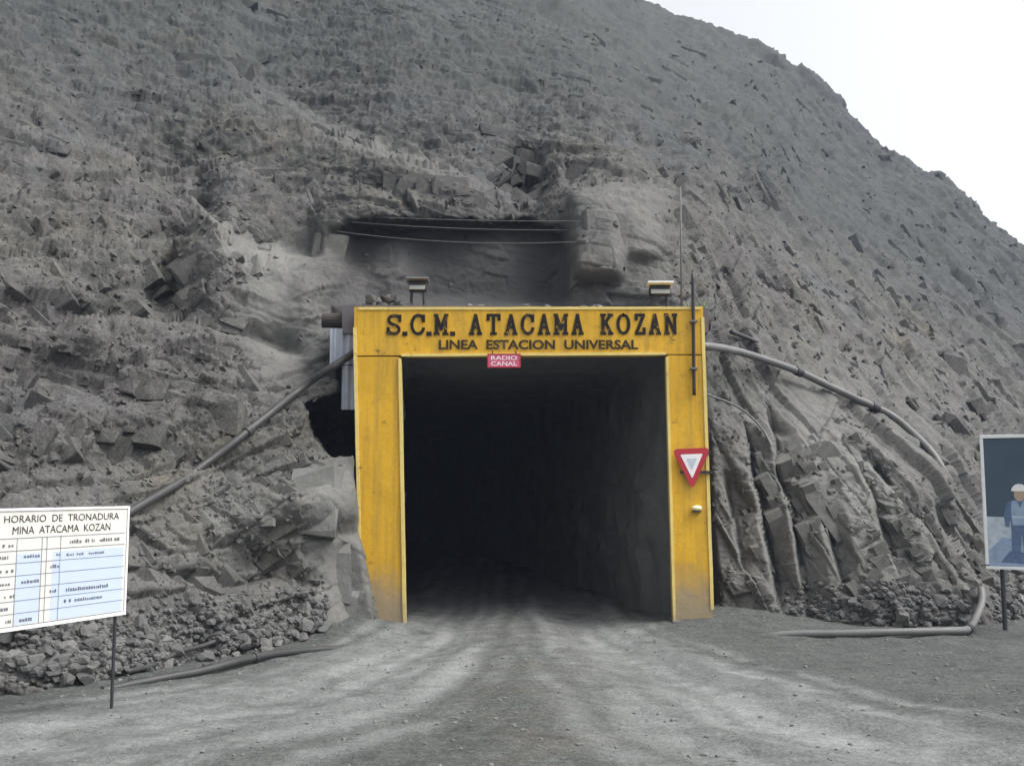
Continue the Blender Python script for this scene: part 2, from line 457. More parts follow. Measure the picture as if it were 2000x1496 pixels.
# ------------------------------------------------------------------ hillside (hand-set points on the camera's pixel grid: column, row, depth)
CP = [
 # left bank
 (-1400,1500,9),(-1400,900,10),(-1400,200,15),(-1400,-500,30),(-1400,-800,44),
 (-700,1500,10.5),(-700,1000,11.8),(-700,500,15),(-700,0,23),(-700,-600,44),
 (0,1500,12.6),(0,1320,12.9),(0,1000,14.2),(0,800,15.4),(0,600,17),(0,300,21),(0,0,27),(0,-300,37),(0,-520,52),
 (150,1325,13.2),(300,1500,14.2),(300,1290,14.6),(300,1000,15.8),(300,650,18.4),(300,450,20.8),(300,300,23.5),(300,0,31),(400,-300,45),
 (480,1270,16),(480,1000,16.9),(480,800,18),(470,600,19.3),(480,420,21.7),(480,250,24.5),
 (600,1500,17),(600,1240,17.2),(600,1000,17.7),(600,850,18.4),(560,700,19.6),(600,580,20.3),(600,430,22.2),(600,300,24.2),(600,150,28.5),(600,0,34),
 (690,1500,17.9),(690,1235,17.9),(670,1000,18.2),(660,900,18.5),(640,700,19.8),
 # above the portal
 (760,600,20.8),(760,480,21.3),(760,350,22.6),(760,220,26),(900,600,21),(900,480,21.3),(900,380,22.2),(900,280,24.6),(900,150,29.5),(900,0,38),(900,-150,50),
 (1050,600,21),(1050,480,21.3),(1060,250,26.5),(1050,120,33),(1050,0,42),
 (1200,600,20.6),(1200,480,21),(1200,380,22),(1200,280,25.5),(1200,150,34),(1200,60,47),(1200,0,58),
 (1330,600,20.7),(1330,450,22.4),(1330,320,27),(1330,200,37),(1330,100,55),
 # behind the frame
 (800,1100,20.6),(1000,900,20.6),(1200,1100,20.4),(1000,1500,20.4),
 # right bank
 (1400,1500,19.5),(1400,1200,19.6),(1400,1000,20),(1400,800,20.7),(1400,650,21.6),(1420,500,24),(1420,380,27.5),(1450,270,36),(1450,160,54),
 (1550,1215,19.3),(1550,1000,20.1),(1550,800,21.6),(1550,650,24.5),(1550,500,30),(1550,350,43),(1550,220,60),
 (1700,1500,18.9),(1700,1215,19.1),(1700,1000,20.2),(1700,850,22.2),(1700,700,27.5),(1700,550,36),(1700,420,50),(1700,340,62),
 (1850,1215,18.9),(1850,1050,20.4),(1850,900,23.5),(1850,780,31),(1850,650,40),(1850,500,54),(1850,410,64),
 (1930,1215,19.2),(1930,1120,20.3),(1930,1000,24),(1930,850,33),(1930,700,43),(1930,550,56),
 (2000,1500,19.6),(2000,1220,19.8),(2000,1100,22),(2000,900,34),(2000,700,47),(2000,560,62),
 (2300,1500,21),(2300,1220,21.5),(2300,1000,34),(2300,800,60),(3000,1500,22),(3000,1230,23),(3000,1000,40),(3600,1500,24),(3600,1200,25),(3600,1000,42),
 # crest
 (-1500,-800,46),(-700,-680,58),(0,-560,66),(600,-360,74),(1000,-160,78),(1270,-2,76),(1400,58,76),(1540,113,75),(1650,203,74),(1720,283,73),(1850,348,72),(1920,413,72),(2000,478,72),(2300,660,71),(2700,780,70),(3600,860,68),
]
CP = np.array(CP, float)
def tps_fit(uv, val, lam=2e-4):
    q = uv / 1000.0; n = len(q)
    d = np.linalg.norm(q[:, None] - q[None], axis=-1)
    K = np.where(d > 0, d * d * np.log(d + 1e-12), 0) + lam * np.eye(n)
    Pm = np.c_[np.ones(n), q]
    A = np.block([[K, Pm], [Pm.T, np.zeros((3, 3))]])
    return q, np.linalg.solve(A, np.r_[val, 0, 0, 0])
def tps_eval(q, w, uv):
    x = uv / 1000.0; out = np.empty(len(x))
    for s in range(0, len(x), 60000):
        y = x[s:s + 60000]
        d2 = ((y[:, None] - q[None]) ** 2).sum(-1)
        out[s:s + 60000] = (0.5 * d2 * np.log(d2 + 1e-12)) @ w[:-3] + w[-3] + y @ w[-2:]
    return out
tq, tw = tps_fit(CP[:, :2], np.log(CP[:, 2]))

CR_U = [-1500,-700,0,600,1000,1270,1330,1400,1480,1540,1600,1650,1690,1720,1780,1850,1920,2000,2300,2700,3600]
CR_V = [-800,-680,-560,-360,-160,-2,28,58,90,113,160,203,252,283,312,348,413,478,660,780,860]
hu = np.r_[np.linspace(-1450, -80, 110, endpoint=False), np.linspace(-80, 2080, 800), np.linspace(2080, 3560, 101)[1:]]
NV = 640
ht = np.linspace(0, 1, NV)
vr = np.interp(hu, CR_U, CR_V)
U = np.repeat(hu[:, None], NV, 1)
VV = 1500 + (vr[:, None] - 1500) * ht[None]
# coarse evaluation of the smooth base, then bilinear refinement
cu = np.linspace(-1460, 3570, 250); ct = np.linspace(0, 1, 150)
cv = 1500 + (np.interp(cu, CR_U, CR_V)[:, None] - 1500) * ct[None]
base = tps_eval(tq, tw, np.stack([np.repeat(cu[:, None], 150, 1).ravel(), cv.ravel()], -1)).reshape(250, 150)
fi = np.interp(hu, cu, np.arange(250)); i0 = np.clip(fi.astype(int), 0, 248); fu = (fi - i0)[:, None]
fj = np.interp(ht, ct, np.arange(150)); j0 = np.clip(fj.astype(int), 0, 148); fv = (fj - j0)[None]
LY = (base[i0][:, j0] * (1 - fu) * (1 - fv) + base[i0 + 1][:, j0] * fu * (1 - fv) + base[i0][:, j0 + 1] * (1 - fu) * fv + base[i0 + 1][:, j0 + 1] * fu * fv)
Y = np.exp(LY)

Y0 = Y.copy()
w3 = at(U.ravel(), VV.ravel(), Y.ravel())
wu = (perlin(w3 * 0.9, 91) * 14 + perlin(w3 * 2.7, 93) * 6).reshape(U.shape)       # natural wobble of drawn feature lines
wv = (perlin(w3 * 0.9, 92) * 14 + perlin(w3 * 2.7, 94) * 6).reshape(U.shape)
Uw, Vw = U + wu, VV + wv
def ledge(us, vs, A, w=5.0, L=110.0, ends=40.0):
    global Y
    s = np.interp(Uw, us, vs) - Vw
    tp = sstep(us[0] - ends, us[0] + ends, U) * sstep(us[-1] + ends, us[-1] - ends, U)
    Y = Y + 1.3 * A * tp * sig(s / w) * np.exp(-np.maximum(s, 0) / L)
def blob(u, v, su, sv, rot=0.0, warp=1.0):
    c, s = math.cos(R(rot)), math.sin(R(rot))
    du, dv = U + wu * warp - u, VV + wv * warp - v
    return np.exp(-((c * du + s * dv) / su) ** 2 - ((-s * du + c * dv) / sv) ** 2)
def rect(u0, u1, v0, v1, w=5.0, warp=0.5):
    a, b = U + wu * warp, VV + wv * warp
    return sig((a - u0) / w) * sig((u1 - a) / w) * sig((b - v0) / w) * sig((v1 - b) / w)
ledge([470,560,620,760,900,1030], [165,205,238,302,345,388], 1.5, 5, 120)
ledge([560,660,780,860], [330,352,385,410], 0.6, 4, 60)
ledge([380,415,450,520,620], [385,450,490,503,512], 1.0, 5, 80, 20)
ledge([0,120,250,380,480,580], [640,640,628,640,668,705], 0.7, 5, 80)
ledge([-60,100,260,420], [500,470,492,470], 0.5, 5, 60)
ledge([150,300,420,560], [300,330,310,345], 0.7, 5, 70)
ledge([-60,80,220,380], [840,800,812,780], 0.5, 5, 60)
ledge([330,430,560,650], [905,930,960,940], 0.35, 4, 50)
ledge([520,600,700], [1052,1050,1050], 0.25, 3, 40, 15)
ledge([250,380,520,620], [1140,1150,1130,1150], 0.35, 5, 60)
ledge([1100,1180,1300,1330], [362,362,372,380], 0.9, 4, 70, 12)
ledge([1500,1640,1780,1860], [640,690,760,830], 0.9, 6, 60)
ledge([1380,1450,1520], [775,800,850], 0.35, 4, 50)
ledge([1430,1600,1760], [480,520,590], 1.0, 8, 70)
Y += 1.3 * blob(330, 545, 42, 85, 8) + 0.7 * blob(345, 345, 60, 60) + 0.6 * blob(120, 720, 90, 40) + 0.6 * blob(230, 880, 100, 45)
Y += 0.5 * blob(470, 1100, 60, 60) + 2.3 * blob(1030, 345, 44, 74, 14, .8) + 0.55 * blob(930, 425, 170, 40, 4, .5)
Y -= 0.5 * blob(430, 470, 40, 60) + 0.6 * blob(600, 980, 110, 70)
Y += 0.5 * blob(700, 520, 60, 60)
atop = np.interp(U, [600, 700, 800, 930, 1040, 1110, 1200], [470, 452, 438, 446, 440, 452, 480])
alc = sig((Uw - 660) / 16) * sig((1107 - (U + 0.5 * wu)) / 5) * sig((VV + 0.8 * wv - atop) / 5) * sig((640 - VV) / 12)
Y += 1.5 * alc
Y -= 0.35 * blob(760, 560, 80, 50) + 0.25 * blob(1010, 590, 60, 40)
Y -= 0.9 * rect(1114, 1215, 372, 540, 5) + 0.5 * rect(1222, 1310, 362, 500, 6) + 0.6 * rect(655, 800, 470, 600, 10)
# diagonal fractures of the right bank
for (ua, va, ub, vb, A, w) in [(1455,850,1520,1175,0.75,9),(1500,800,1575,1190,0.6,8),(1640,850,1760,1130,0.45,9),(1690,900,1870,1130,0.7,14),
                               (1830,1000,1905,1130,0.6,9),(1390,380,1475,560,0.9,20),(1350,190,1420,420,1.0,22),(1560,540,1660,700,0.8,20),
                               (1600,1000,1650,1160,0.35,6),(1420,930,1450,1110,0.35,7),(1640,420,1770,640,1.2,30),(1730,600,1850,800,1.1,24),(1480,560,1600,640,0.7,9)]:
    t = (VV - va) / (vb - va)
    uc = ua + (ub - ua) * t
    tp = sstep(-0.15, 0.15, t) * sstep(1.15, 0.85, t)
    du = U + wu * 0.35 - uc
    Y += A * tp * (0.45 * np.exp(-(du / (w * 0.55)) ** 2) + 0.9 * sig(du / 1.6) * np.clip(1 - du / (w * 6.5), 0, 1))   # straight joint, slab face stepping back beside it
# recess in which the portal frame stands
ub = np.interp(VV, [560,600,640,700,776,796,840,888,896,1040,1060,1150,1236,1500], [655,645,655,668,664,598,612,640,692,706,708,732,760,775])
ur = np.interp(VV, [560,600,900,1195,1235,1500], [1375,1388,1388,1402,1360,1350])
bankf = sig((VV - 1052) / 6) * sig((U - 640) / 10) * sig((800 - U) / 4)
Y = Y * (1 - bankf) + np.minimum(Y, 18.15 + 0.0006 * (1240 - VV)) * bankf
rec = sig((U + 0.25 * wu - ub) / 2.5) * sig((ur - U - 0.25 * wu) / 2.5) * sig((VV - 592) / 4)
Y = Y * (1 - rec) + 20.6 * rec
Y += 2.6 * rec * sig((VV - 785) / 8) * sig((905 - VV) / 5) * sig((720 - U) / 6)

smooth = np.clip(blob(540,600,75,75,0,.5) + blob(600,480,70,50) + rect(605,742,905,1235,8) * 0.9 + 0.8 * blob(560,700,60,50) + alc * 0.72 + 0.75 * rect(1112,1300,372,600,10)
                 + 0.7 * blob(1560,830,70,90) + 0.6 * blob(1640,1130,90,60) + 0.5 * blob(500,400,60,40), 0, 1)
dust = np.clip(1.1 * blob(545,600,85,80,0,.5) + 0.9 * blob(500,510,110,22) + rect(605,745,905,1240,10) * 0.95 + 0.75 * blob(560,720,70,50) + 0.55 * blob(430,440,40,70,-25)
               + 0.5 * rect(1112,1300,366,600,10) + 1.25 * blob(1580,990,230,240) + 0.3 * blob(1750,1120,160,90) + 0.35 * blob(760,300,200,30,24) + 0.5 * blob(480,1010,160,90) + 0.3 * blob(200,1120,300,120), 0, 1)
shot = np.clip(alc * 1.0 + 0.4 * rect(640, 1110, 405, 450, 8), 0, 1) * np.clip(1 - 0.8 * blob(720, 560, 70, 50), 0, 1)

base3 = at(U.ravel(), VV.ravel(), Y.ravel()).reshape(*U.shape, 3)
# smooth normals of the base
Bs = at(U.ravel(), VV.ravel(), Y0.ravel()).reshape(*U.shape, 3)
tu = np.gradient(Bs, axis=0); tv = np.gradient(Bs, axis=1)
nr = np.cross(tv, tu); nr /= np.linalg.norm(nr, axis=-1, keepdims=True) + 1e-9
nr = np.where((nr[..., 1:2] > 0), -nr, nr)
for _ in range(3):
    nr[1:-1, 1:-1] = (nr[1:-1, 1:-1] * 2 + nr[:-2, 1:-1] + nr[2:, 1:-1] + nr[1:-1, :-2] + nr[1:-1, 2:]) / 6
nr /= np.linalg.norm(nr, axis=-1, keepdims=True) + 1e-9
p = base3.reshape(-1, 3)
far = np.clip((Y.ravel() - 20) / 30, 0, 2)
right = sstep(1230, 1440, U).ravel()
def blocks(p, n, d, sp, ln, seed, warp=0.35):
    """jointed rock: slabs of uneven thickness across n, broken along d; every block has its own offset and tilt"""
    n = np.array(n) / np.linalg.norm(n); d = np.array(d) / np.linalg.norm(d)
    w1 = perlin(p * (0.28 / max(sp, .3)), seed + 1) * warp * 1.3 + perlin(p * (1.1 / max(sp, .3)), seed + 2) * warp * 0.22
    a = p @ n / sp + w1
    a = a + 0.55 * perlin(np.stack([a * 0.6, np.full(len(a), .37), np.full(len(a), seed * .1)], -1), seed + 3)
    ia = np.floor(a); fa = a - ia; ii = ia.astype(np.int64)
    r = (_hash(ii, ii * 0 + 5, ii * 0 + 9, seed) & np.uint32(1023)).astype(np.float32) / 1023
    b = p @ d / ln * (0.6 + 0.9 * r) + 9.7 * r + perlin(p * (0.5 / max(sp, .3)), seed + 4) * warp * 0.8
    b = b + (fa - .5) * (r - .5) * 0.9 * sp / ln * 2
    ib = np.floor(b); fb = b - ib; jj = ib.astype(np.int64)
    h = _hash(ii, jj, ii * 0 + 3, seed + 7)
    o = (h & np.uint32(1023)).astype(np.float32) / 1023 - .5
    ta = ((h >> np.uint32(10)) & np.uint32(1023)).astype(np.float32) / 1023 - .5
    tb = ((h >> np.uint32(20)) & np.uint32(1023)).astype(np.float32) / 1023 - .5
    edge = np.minimum(np.minimum(fa, 1 - fa) * sp, np.minimum(fb, 1 - fb) * ln)
    return (o + 1.0 * ta * (fa - .5) * 2 * .5 + 1.1 * tb * (fb - .5)).astype(np.float32), edge.astype(np.float32)
lowf = fbm(p * 0.16, 3, 301)
rid = fbm(p * 0.75, 4, 311, 0.52, True)
fine = fbm(p * 3.1, 4, 330, 0.6)
DR, NRm = (0.40, 0.1, -0.92), (0.92, 0.1, 0.40)
DL, NL = (1.0, 0.1, -0.20), (0.20, 0.25, 0.95)
DM, NM = (0.75, 0.1, 0.62), (-0.60, 0.25, 0.76)
swap = sstep(-0.05, 0.10, perlin(p * 0.22, 350) + 0.4 * perlin(p * 0.7, 351))          # patches where the joints turn
def family(f, seed):
    vr_, er_ = blocks(p, NRm, DR, 0.66 * f, 1.7 * f, seed, 0.13)
    vl_, el_ = blocks(p, NL, DL, 0.50 * f, 1.15 * f, seed + 40)
    vm_, em_ = blocks(p, NM, DM, 0.55 * f, 1.2 * f, seed + 80)
    l_ = vl_ * (1 - swap) + vm_ * swap; e_ = np.where(swap > .5, em_, el_)
    return l_ * (1 - right) + vr_ * right, np.where(right > .5, er_, e_)
b0_, e0_ = family(2.4, 400); b1_, e1_ = family(1.0, 500); b2_, e2_ = family(0.42, 600)
b3_, e3_ = blocks(p, (0.5, 0.3, 0.8), (0.8, 0.2, -0.5), 0.11, 0.16, 680)
crack = np.clip(1 - e1_ / 0.035, 0, 1) + 0.7 * np.clip(1 - e0_ / 0.05, 0, 1)
recr = rec.ravel(); smf = smooth.ravel()
amp = 1 - 0.86 * smf
nat = sstep(6, 16, p[:, 2] + 0.12 * np.maximum(p[:, 1] - 24, 0) + 2.0 * lowf)       # natural upper slope: less blocky than the cut
rough = b0_ * (0.30 - 0.17 * nat + 0.14 * right * nat) + b1_ * (0.19 - 0.11 * nat + 0.08 * right * nat) + b2_ * 0.085 + b3_ * 0.032 - crack * 0.055 * (1 - 0.5 * nat) + rid * (0.03 + 0.06 * nat) + fine * (0.03 + 0.05 * nat) * (1 - 0.6 * right * (1 - nat))
disp = lowf * 0.26 * (1 + 1.6 * far) * (1 - recr) * (1 - 0.7 * smf) + amp * (1 + 0.15 * far) * rough
disp += fine * 0.02
disp *= (1 - 0.75 * recr)
# keep the bank clear of the frame itself
disp = disp.reshape(U.shape)
H3 = base3 + nr * disp[..., None]
# back of the crest
last = H3[:, -1, :]
back = np.stack([last + np.array([0, 2.2 * k, -0.35 * k * k]) for k in range(1, 10)], 1)
HA = np.concatenate([H3, back], 1)
HA[..., 2] = np.maximum(HA[..., 2], -2.6)
nvt = HA.shape[1]
flat = HA.reshape(-1, 3)
def keep_faces(F):
    c = flat[F].mean(1)
    inside = (c[:, 1] > 19.1) & (c[:, 1] < 27) & (np.abs(c[:, 0] - tun_x(c[:, 1])) < HW + 0.02) & (c[:, 2] < HH) & (c[:, 2] > -3)
    return ~inside
me = grid_mesh('hillside', flat, len(hu), nvt, keep_faces)
def pad(a): return np.concatenate([a, np.repeat(a[:, -1:], 9, 1)], 1)
set_attr(me, 'dust', pad(dust)); set_attr(me, 'shot', pad(shot))
upper = sstep(8, 17, H3[..., 2] + 1.5 * lowf.reshape(U.shape) + 0.10 * np.maximum(H3[..., 1] - 24, 0))
set_attr(me, 'upper', pad(upper))
tag(link('hillside', me, M['rock'], smooth=True), 'grey fractured rock hillside rising behind the tunnel portal', kind='structure')
def surf(u, v):
    i = int(np.argmin(np.abs(hu - u))); j = int(np.argmin(np.abs(VV[i] - v)))
    return H3[i, j]
def surf_y(u, v, r=10):
    """nearest rock distance round a sight line"""
    i = int(np.argmin(np.abs(hu - u))); j = int(np.argmin(np.abs(VV[i] - v)))
    k = max(1, int(r / 3))
    return float(H3[max(0, i - k):i + k + 1, max(0, j - k):j + k + 1, 1].min())

# ------------------------------------------------------------------ stones and clods set in the face of the hillside
def hull_template(seed, npts):
    r_ = random.Random(seed); bm = bmesh.new()
    sx, sy, sz = r_.uniform(.9, 1.35), r_.uniform(.7, 1.0), r_.uniform(.55, .85)
    for _ in range(npts):
        v = Vector((r_.gauss(0, 1), r_.gauss(0, 1), r_.gauss(0, 1))).normalized()
        bm.verts.new((v.x * sx * .5, v.y * sy * .5, v.z * sz * .5))
    bmesh.ops.convex_hull(bm, input=bm.verts[:])
    bmesh.ops.delete(bm, geom=[v for v in bm.verts if not v.link_faces], context='VERTS')
    bmesh.ops.recalc_face_normals(bm, faces=bm.faces[:])
    bmesh.ops.triangulate(bm, faces=bm.faces[:])
    bm.verts.ensure_lookup_table(); bm.verts.index_update()
    t_ = (np.array([v.co[:] for v in bm.verts]), np.array([[v.index for v in f.verts] for f in bm.faces])); bm.free(); return t_
def rand_rot(n):
    q4 = rng.standard_normal((n, 4)); q4 /= np.linalg.norm(q4, axis=1, keepdims=True)
    w, x, y, z = q4.T
    return np.stack([np.stack([1 - 2 * (y * y + z * z), 2 * (x * y - z * w), 2 * (x * z + y * w)], -1),
                     np.stack([2 * (x * y + z * w), 1 - 2 * (x * x + z * z), 2 * (y * z - x * w)], -1),
                     np.stack([2 * (x * z - y * w), 2 * (y * z + x * w), 1 - 2 * (x * x + y * y)], -1)], 1)
def scatter_mesh(name, pos, size, npts=9, attrs=None, flat_z=False):
    tmpl = [hull_template(1000 + k, npts) for k in range(7)]
    which = rng.integers(0, 7, len(pos)); VA, FA, AA, off = [], [], {k: [] for k in (attrs or {})}, 0
    for k, (tv_, tf_) in enumerate(tmpl):
        m_ = np.nonzero(which == k)[0]
        if not len(m_): continue
        Rm_ = rand_rot(len(m_))
        vv = np.einsum('nij,vj->nvi', Rm_, tv_) * size[m_][:, None, None] + pos[m_][:, None, :]
        nvv = len(tv_)
        VA.append(vv.reshape(-1, 3)); FA.append((tf_[None] + (np.arange(len(m_)) * nvv)[:, None, None] + off).reshape(-1, 3)); off += len(m_) * nvv
        for a_ in AA: AA[a_].append(np.repeat(attrs[a_][m_], nvv))
    VA = np.concatenate(VA); FA = np.concatenate(FA)
    me_ = bpy.data.meshes.new(name)
    me_.vertices.add(len(VA)); me_.vertices.foreach_set('co', VA.astype(np.float32).ravel())
    me_.loops.add(FA.size); me_.loops.foreach_set('vertex_index', FA.ravel().astype(np.int32))
    me_.polygons.add(len(FA)); me_.polygons.foreach_set('loop_start', np.arange(0, FA.size, 3, dtype=np.int32)); me_.polygons.foreach_set('loop_total', np.full(len(FA), 3, np.int32))
    me_.update(calc_edges=True)
    me_.shade_flat()
    for a_ in AA: set_attr(me_, a_, np.concatenate(AA[a_]))
    return me_
cand_u = rng.integers(60, len(hu) - 60, 150000); cand_v = rng.integers(4, NV - 2, 150000)
hp = H3[cand_u, cand_v]; cu_px, cv_px = U[cand_u, cand_v], VV[cand_u, cand_v]
clump = fbm(hp * 0.8, 3, 821) + 0.5 * perlin(hp * 3.0, 822)
rgt = right.reshape(U.shape)[cand_u, cand_v]; ntv = nat.reshape(U.shape)[cand_u, cand_v]; smv = smooth[cand_u, cand_v]
prob = np.clip(0.42 + 0.55 * clump, 0.03, 1) * (1 - smv) ** 2 * (1 - 0.62 * rgt * (1 - ntv)) * (1 - rec[cand_u, cand_v])
sel = (rng.random(150000) < prob * 0.5) & (hp[:, 2] > 0.1) & (np.abs(hp[:, 0] - 0.4) > 0.0)
hp = hp[sel]; Ys = np.maximum(hp[:, 1], 12)
sz = (0.045 + 0.17 * rng.random(len(hp)) ** 3.2) * (Ys / 19) ** 0.8 * (1 - 0.35 * ntv[sel])
sn = nr[cand_u, cand_v][sel]
hp = hp - sn * (sz * (0.12 + 0.16 * ntv[sel]))[:, None]
me = scatter_mesh('embedded_stones', hp, sz, 9, {'dust': dust[cand_u, cand_v][sel] * 0.7, 'upper': upper[cand_u, cand_v][sel], 'shot': shot[cand_u, cand_v][sel] * 0})
print('embedded stones', len(hp), len(me.polygons))
tag(link('embedded_stones', me, M['rock']), 'stones and clods bedded in the rough hillside face', kind='stuff')

# ------------------------------------------------------------------ jointed blocks standing proud of the face
def block_template(seed):
    r_ = random.Random(seed); bm = bmesh.new()
    for sx in (-1, 1):
        for sy in (-1, 1):
            for sz_ in (-1, 1):
                c_ = Vector((sx * r_.uniform(.40, .52), sy * r_.uniform(.38, .52), sz_ * r_.uniform(.40, .52)))
                ch = r_.uniform(.04, .20); k_ = r_.randrange(3)
                a_ = c_.copy(); a_[k_] -= math.copysign(ch, a_[k_]); b_ = c_.copy(); b_[(k_ + 1) % 3] -= math.copysign(ch * r_.uniform(.4, 1.2), b_[(k_ + 1) % 3])
                bm.verts.new(a_); bm.verts.new(b_)
    bmesh.ops.convex_hull(bm, input=bm.verts[:])
    bmesh.ops.delete(bm, geom=[v for v in bm.verts if not v.link_faces], context='VERTS')
    bmesh.ops.recalc_face_normals(bm, faces=bm.faces[:]); bmesh.ops.triangulate(bm, faces=bm.faces[:])
    bm.verts.ensure_lookup_table(); bm.verts.index_update()
    t_ = (np.array([v.co[:] for v in bm.verts]), np.array([[v.index for v in f.verts] for f in bm.faces])); bm.free(); return t_
def block_mesh(name, pos, axes, dims, attrs):
    tmpl = [block_template(3000 + k) for k in range(12)]
    which = rng.integers(0, 12, len(pos)); VA, FA, AA, off = [], [], {k: [] for k in attrs}, 0
    for k, (tv_, tf_) in enumerate(tmpl):
        m_ = np.nonzero(which == k)[0]
        if not len(m_): continue
        vv = np.einsum('nvj,nji->nvi', tv_[None] * dims[m_][:, None, :], axes[m_]) + pos[m_][:, None, :]
        VA.append(vv.reshape(-1, 3)); FA.append((tf_[None] + (np.arange(len(m_)) * len(tv_))[:, None, None] + off).reshape(-1, 3)); off += len(m_) * len(tv_)
        for a_ in AA: AA[a_].append(np.repeat(attrs[a_][m_], len(tv_)))
    VA = np.concatenate(VA); FA = np.concatenate(FA)
    me_ = bpy.data.meshes.new(name); me_.vertices.add(len(VA)); me_.vertices.foreach_set('co', VA.astype(np.float32).ravel())
    me_.loops.add(FA.size); me_.loops.foreach_set('vertex_index', FA.ravel().astype(np.int32))
    me_.polygons.add(len(FA)); me_.polygons.foreach_set('loop_start', np.arange(0, FA.size, 3, dtype=np.int32)); me_.polygons.foreach_set('loop_total', np.full(len(FA), 3, np.int32))
    me_.update(calc_edges=True)
    me_.shade_flat()
    for a_ in AA: set_attr(me_, a_, np.concatenate(AA[a_]))
    return me_
PIPES_UV = [[(706, 679), (590, 757), (470, 854), (250, 1002), (110, 1090)], [(1368, 676), (1520, 711), (1635, 762), (1750, 815), (1862, 960)], [(1380, 770), (1450, 800), (1505, 870)], [(610, 430), (1330, 445)], [(200, 1330), (490, 1232)]]
NB = 17000
bu = rng.integers(70, len(hu) - 70, NB); bv = rng.integers(6, NV - 3, NB)
bp = H3[bu, bv]; bU, bV = U[bu, bv], VV[bu, bv]
bR = right.reshape(U.shape)[bu, bv] > rng.random(NB); bS = swap.reshape(U.shape)[bu, bv] > 0.5; bN = nat.reshape(U.shape)[bu, bv]
okb = (smooth[bu, bv] < 0.35) & (rec[bu, bv] < 0.02) & (bp[:, 2] > 0.2)
for pl_ in PIPES_UV:
    okb &= path_dist(bU, bV, np.array(pl_, float)) > 34
okb &= ~((bU > 600) & (bU < 1460) & (bV > 540))
clb = fbm(bp * 0.45, 3, 861) + 0.3 * rng.standard_normal(NB)
okb &= (clb > -0.10 + 0.08 * bN)
def unit(a): a = np.asarray(a, float); return a / np.linalg.norm(a)
E1 = np.where(bR[:, None], unit(DR), np.where(bS[:, None], unit(DM), unit(DL))) + 0.13 * rng.standard_normal((NB, 3))
E2 = np.where(bR[:, None], unit(NRm), np.where(bS[:, None], unit(NM), unit(NL))) + 0.13 * rng.standard_normal((NB, 3))
E1 /= np.linalg.norm(E1, axis=1, keepdims=True); E2 -= (E2 * E1).sum(1, keepdims=True) * E1; E2 /= np.linalg.norm(E2, axis=1, keepdims=True)
E3 = np.cross(E1, E2)
LB = (0.2 + 1.0 * rng.random(NB) ** 3.0) * (np.maximum(bp[:, 1], 12) / 19) ** 0.75
asp = np.where(bR, rng.uniform(.22, .45, NB), rng.uniform(.35, .75, NB))
DB = np.stack([LB * np.where(bR, 1.35, 1.0), LB * asp, LB * rng.uniform(.5, .85, NB)], -1)
nb_ = nr[bu, bv]
def support(ax_, dm_, n_): return (np.abs(np.einsum('nij,nj->ni', ax_, n_)) * dm_).sum(1) / 2
bp2 = bp - nb_ * (support(np.stack([E1, E2, E3], 1), DB, nb_) - LB * rng.uniform(.03, .17, NB) * (1 - 0.25 * bN))[:, None]
# named ledges: shoulder beside the left post, rim of the recess over the lintel, pale block to its right
MB_ = [(646, 962, .92, 1.25, .9, .30, 1), (672, 1118, .78, 1.15, .8, .24, 1), (575, 1085, .85, .95, .8, .42, 1), (600, 1180, .7, .55, .6, .3, 1), (690, 1185, .45, .75, .5, .2, 1), (520, 985, .8, .6, .6, .4, .6),
       (1163, 452, 1.0, 1.65, 1.0, .30, .6), (1262, 455, .85, 1.5, .9, .38, .5), (1205, 560, 1.2, .75, .8, .40, .4),
       (640, 470, .8, .75, .8, .4, .5), (600, 390, 1.1, .6, .8, .4, .4), (700, 345, 1.4, .5, .9, .42, .5), (830, 352, 1.2, .5, .9, .42, .5), (930, 372, 1.0, .45, .8, .42, .5), (430, 455, .8, 1.1, .8, .42, .6), (455, 545, .6, .7, .6, .42, .4), (690, 560, .6, .6, .6, .4, .4)]
mp_, ma_, md_, mdu = [], [], [], []
for (u_, v_, w_, h_, d__, kk, du_) in MB_:
    q_ = surf(u_, v_) if False else H3[int(np.argmin(np.abs(hu - u_))), int(np.argmin(np.abs(VV[int(np.argmin(np.abs(hu - u_)))] - v_)))]
    e1 = unit(np.array([1, 0.10, -0.06]) + 0.06 * rng.standard_normal(3)); e2 = unit(np.array([0.05, 0.18, 1.0]) + 0.05 * rng.standard_normal(3)); e2 = unit(e2 - e1 * (e1 @ e2))
    iu_ = int(np.argmin(np.abs(hu - u_))); nq = nr[iu_, int(np.argmin(np.abs(VV[iu_] - v_)))]; a3 = np.stack([e1, e2, np.cross(e1, e2)])
    sup = float((np.abs(a3 @ nq) * np.array([w_, h_, d__])).sum() / 2)
    mp_.append(q_ - nq * (sup - (0.5 - kk) * 0.9)); ma_.append(np.stack([e1, e2, np.cross(e1, e2)])); md_.append((w_, h_, d__)); mdu.append(du_)
AX = np.concatenate([np.stack([E1, E2, E3], 1)[okb], np.array(ma_)])
me = block_mesh('rock_blocks', np.concatenate([bp2[okb], np.array(mp_)]), AX, np.concatenate([DB[okb], np.array(md_)]),
                {'dust': np.r_[dust[bu, bv][okb] * .8, np.array(mdu)], 'upper': np.r_[upper[bu, bv][okb], np.zeros(len(mdu))], 'shot': np.zeros(okb.sum() + len(mdu))})
print('rock blocks', okb.sum(), len(me.polygons))
tag(link('rock_blocks', me, M['rock']), 'angular jointed rock blocks jutting from the hillside', kind='stuff')

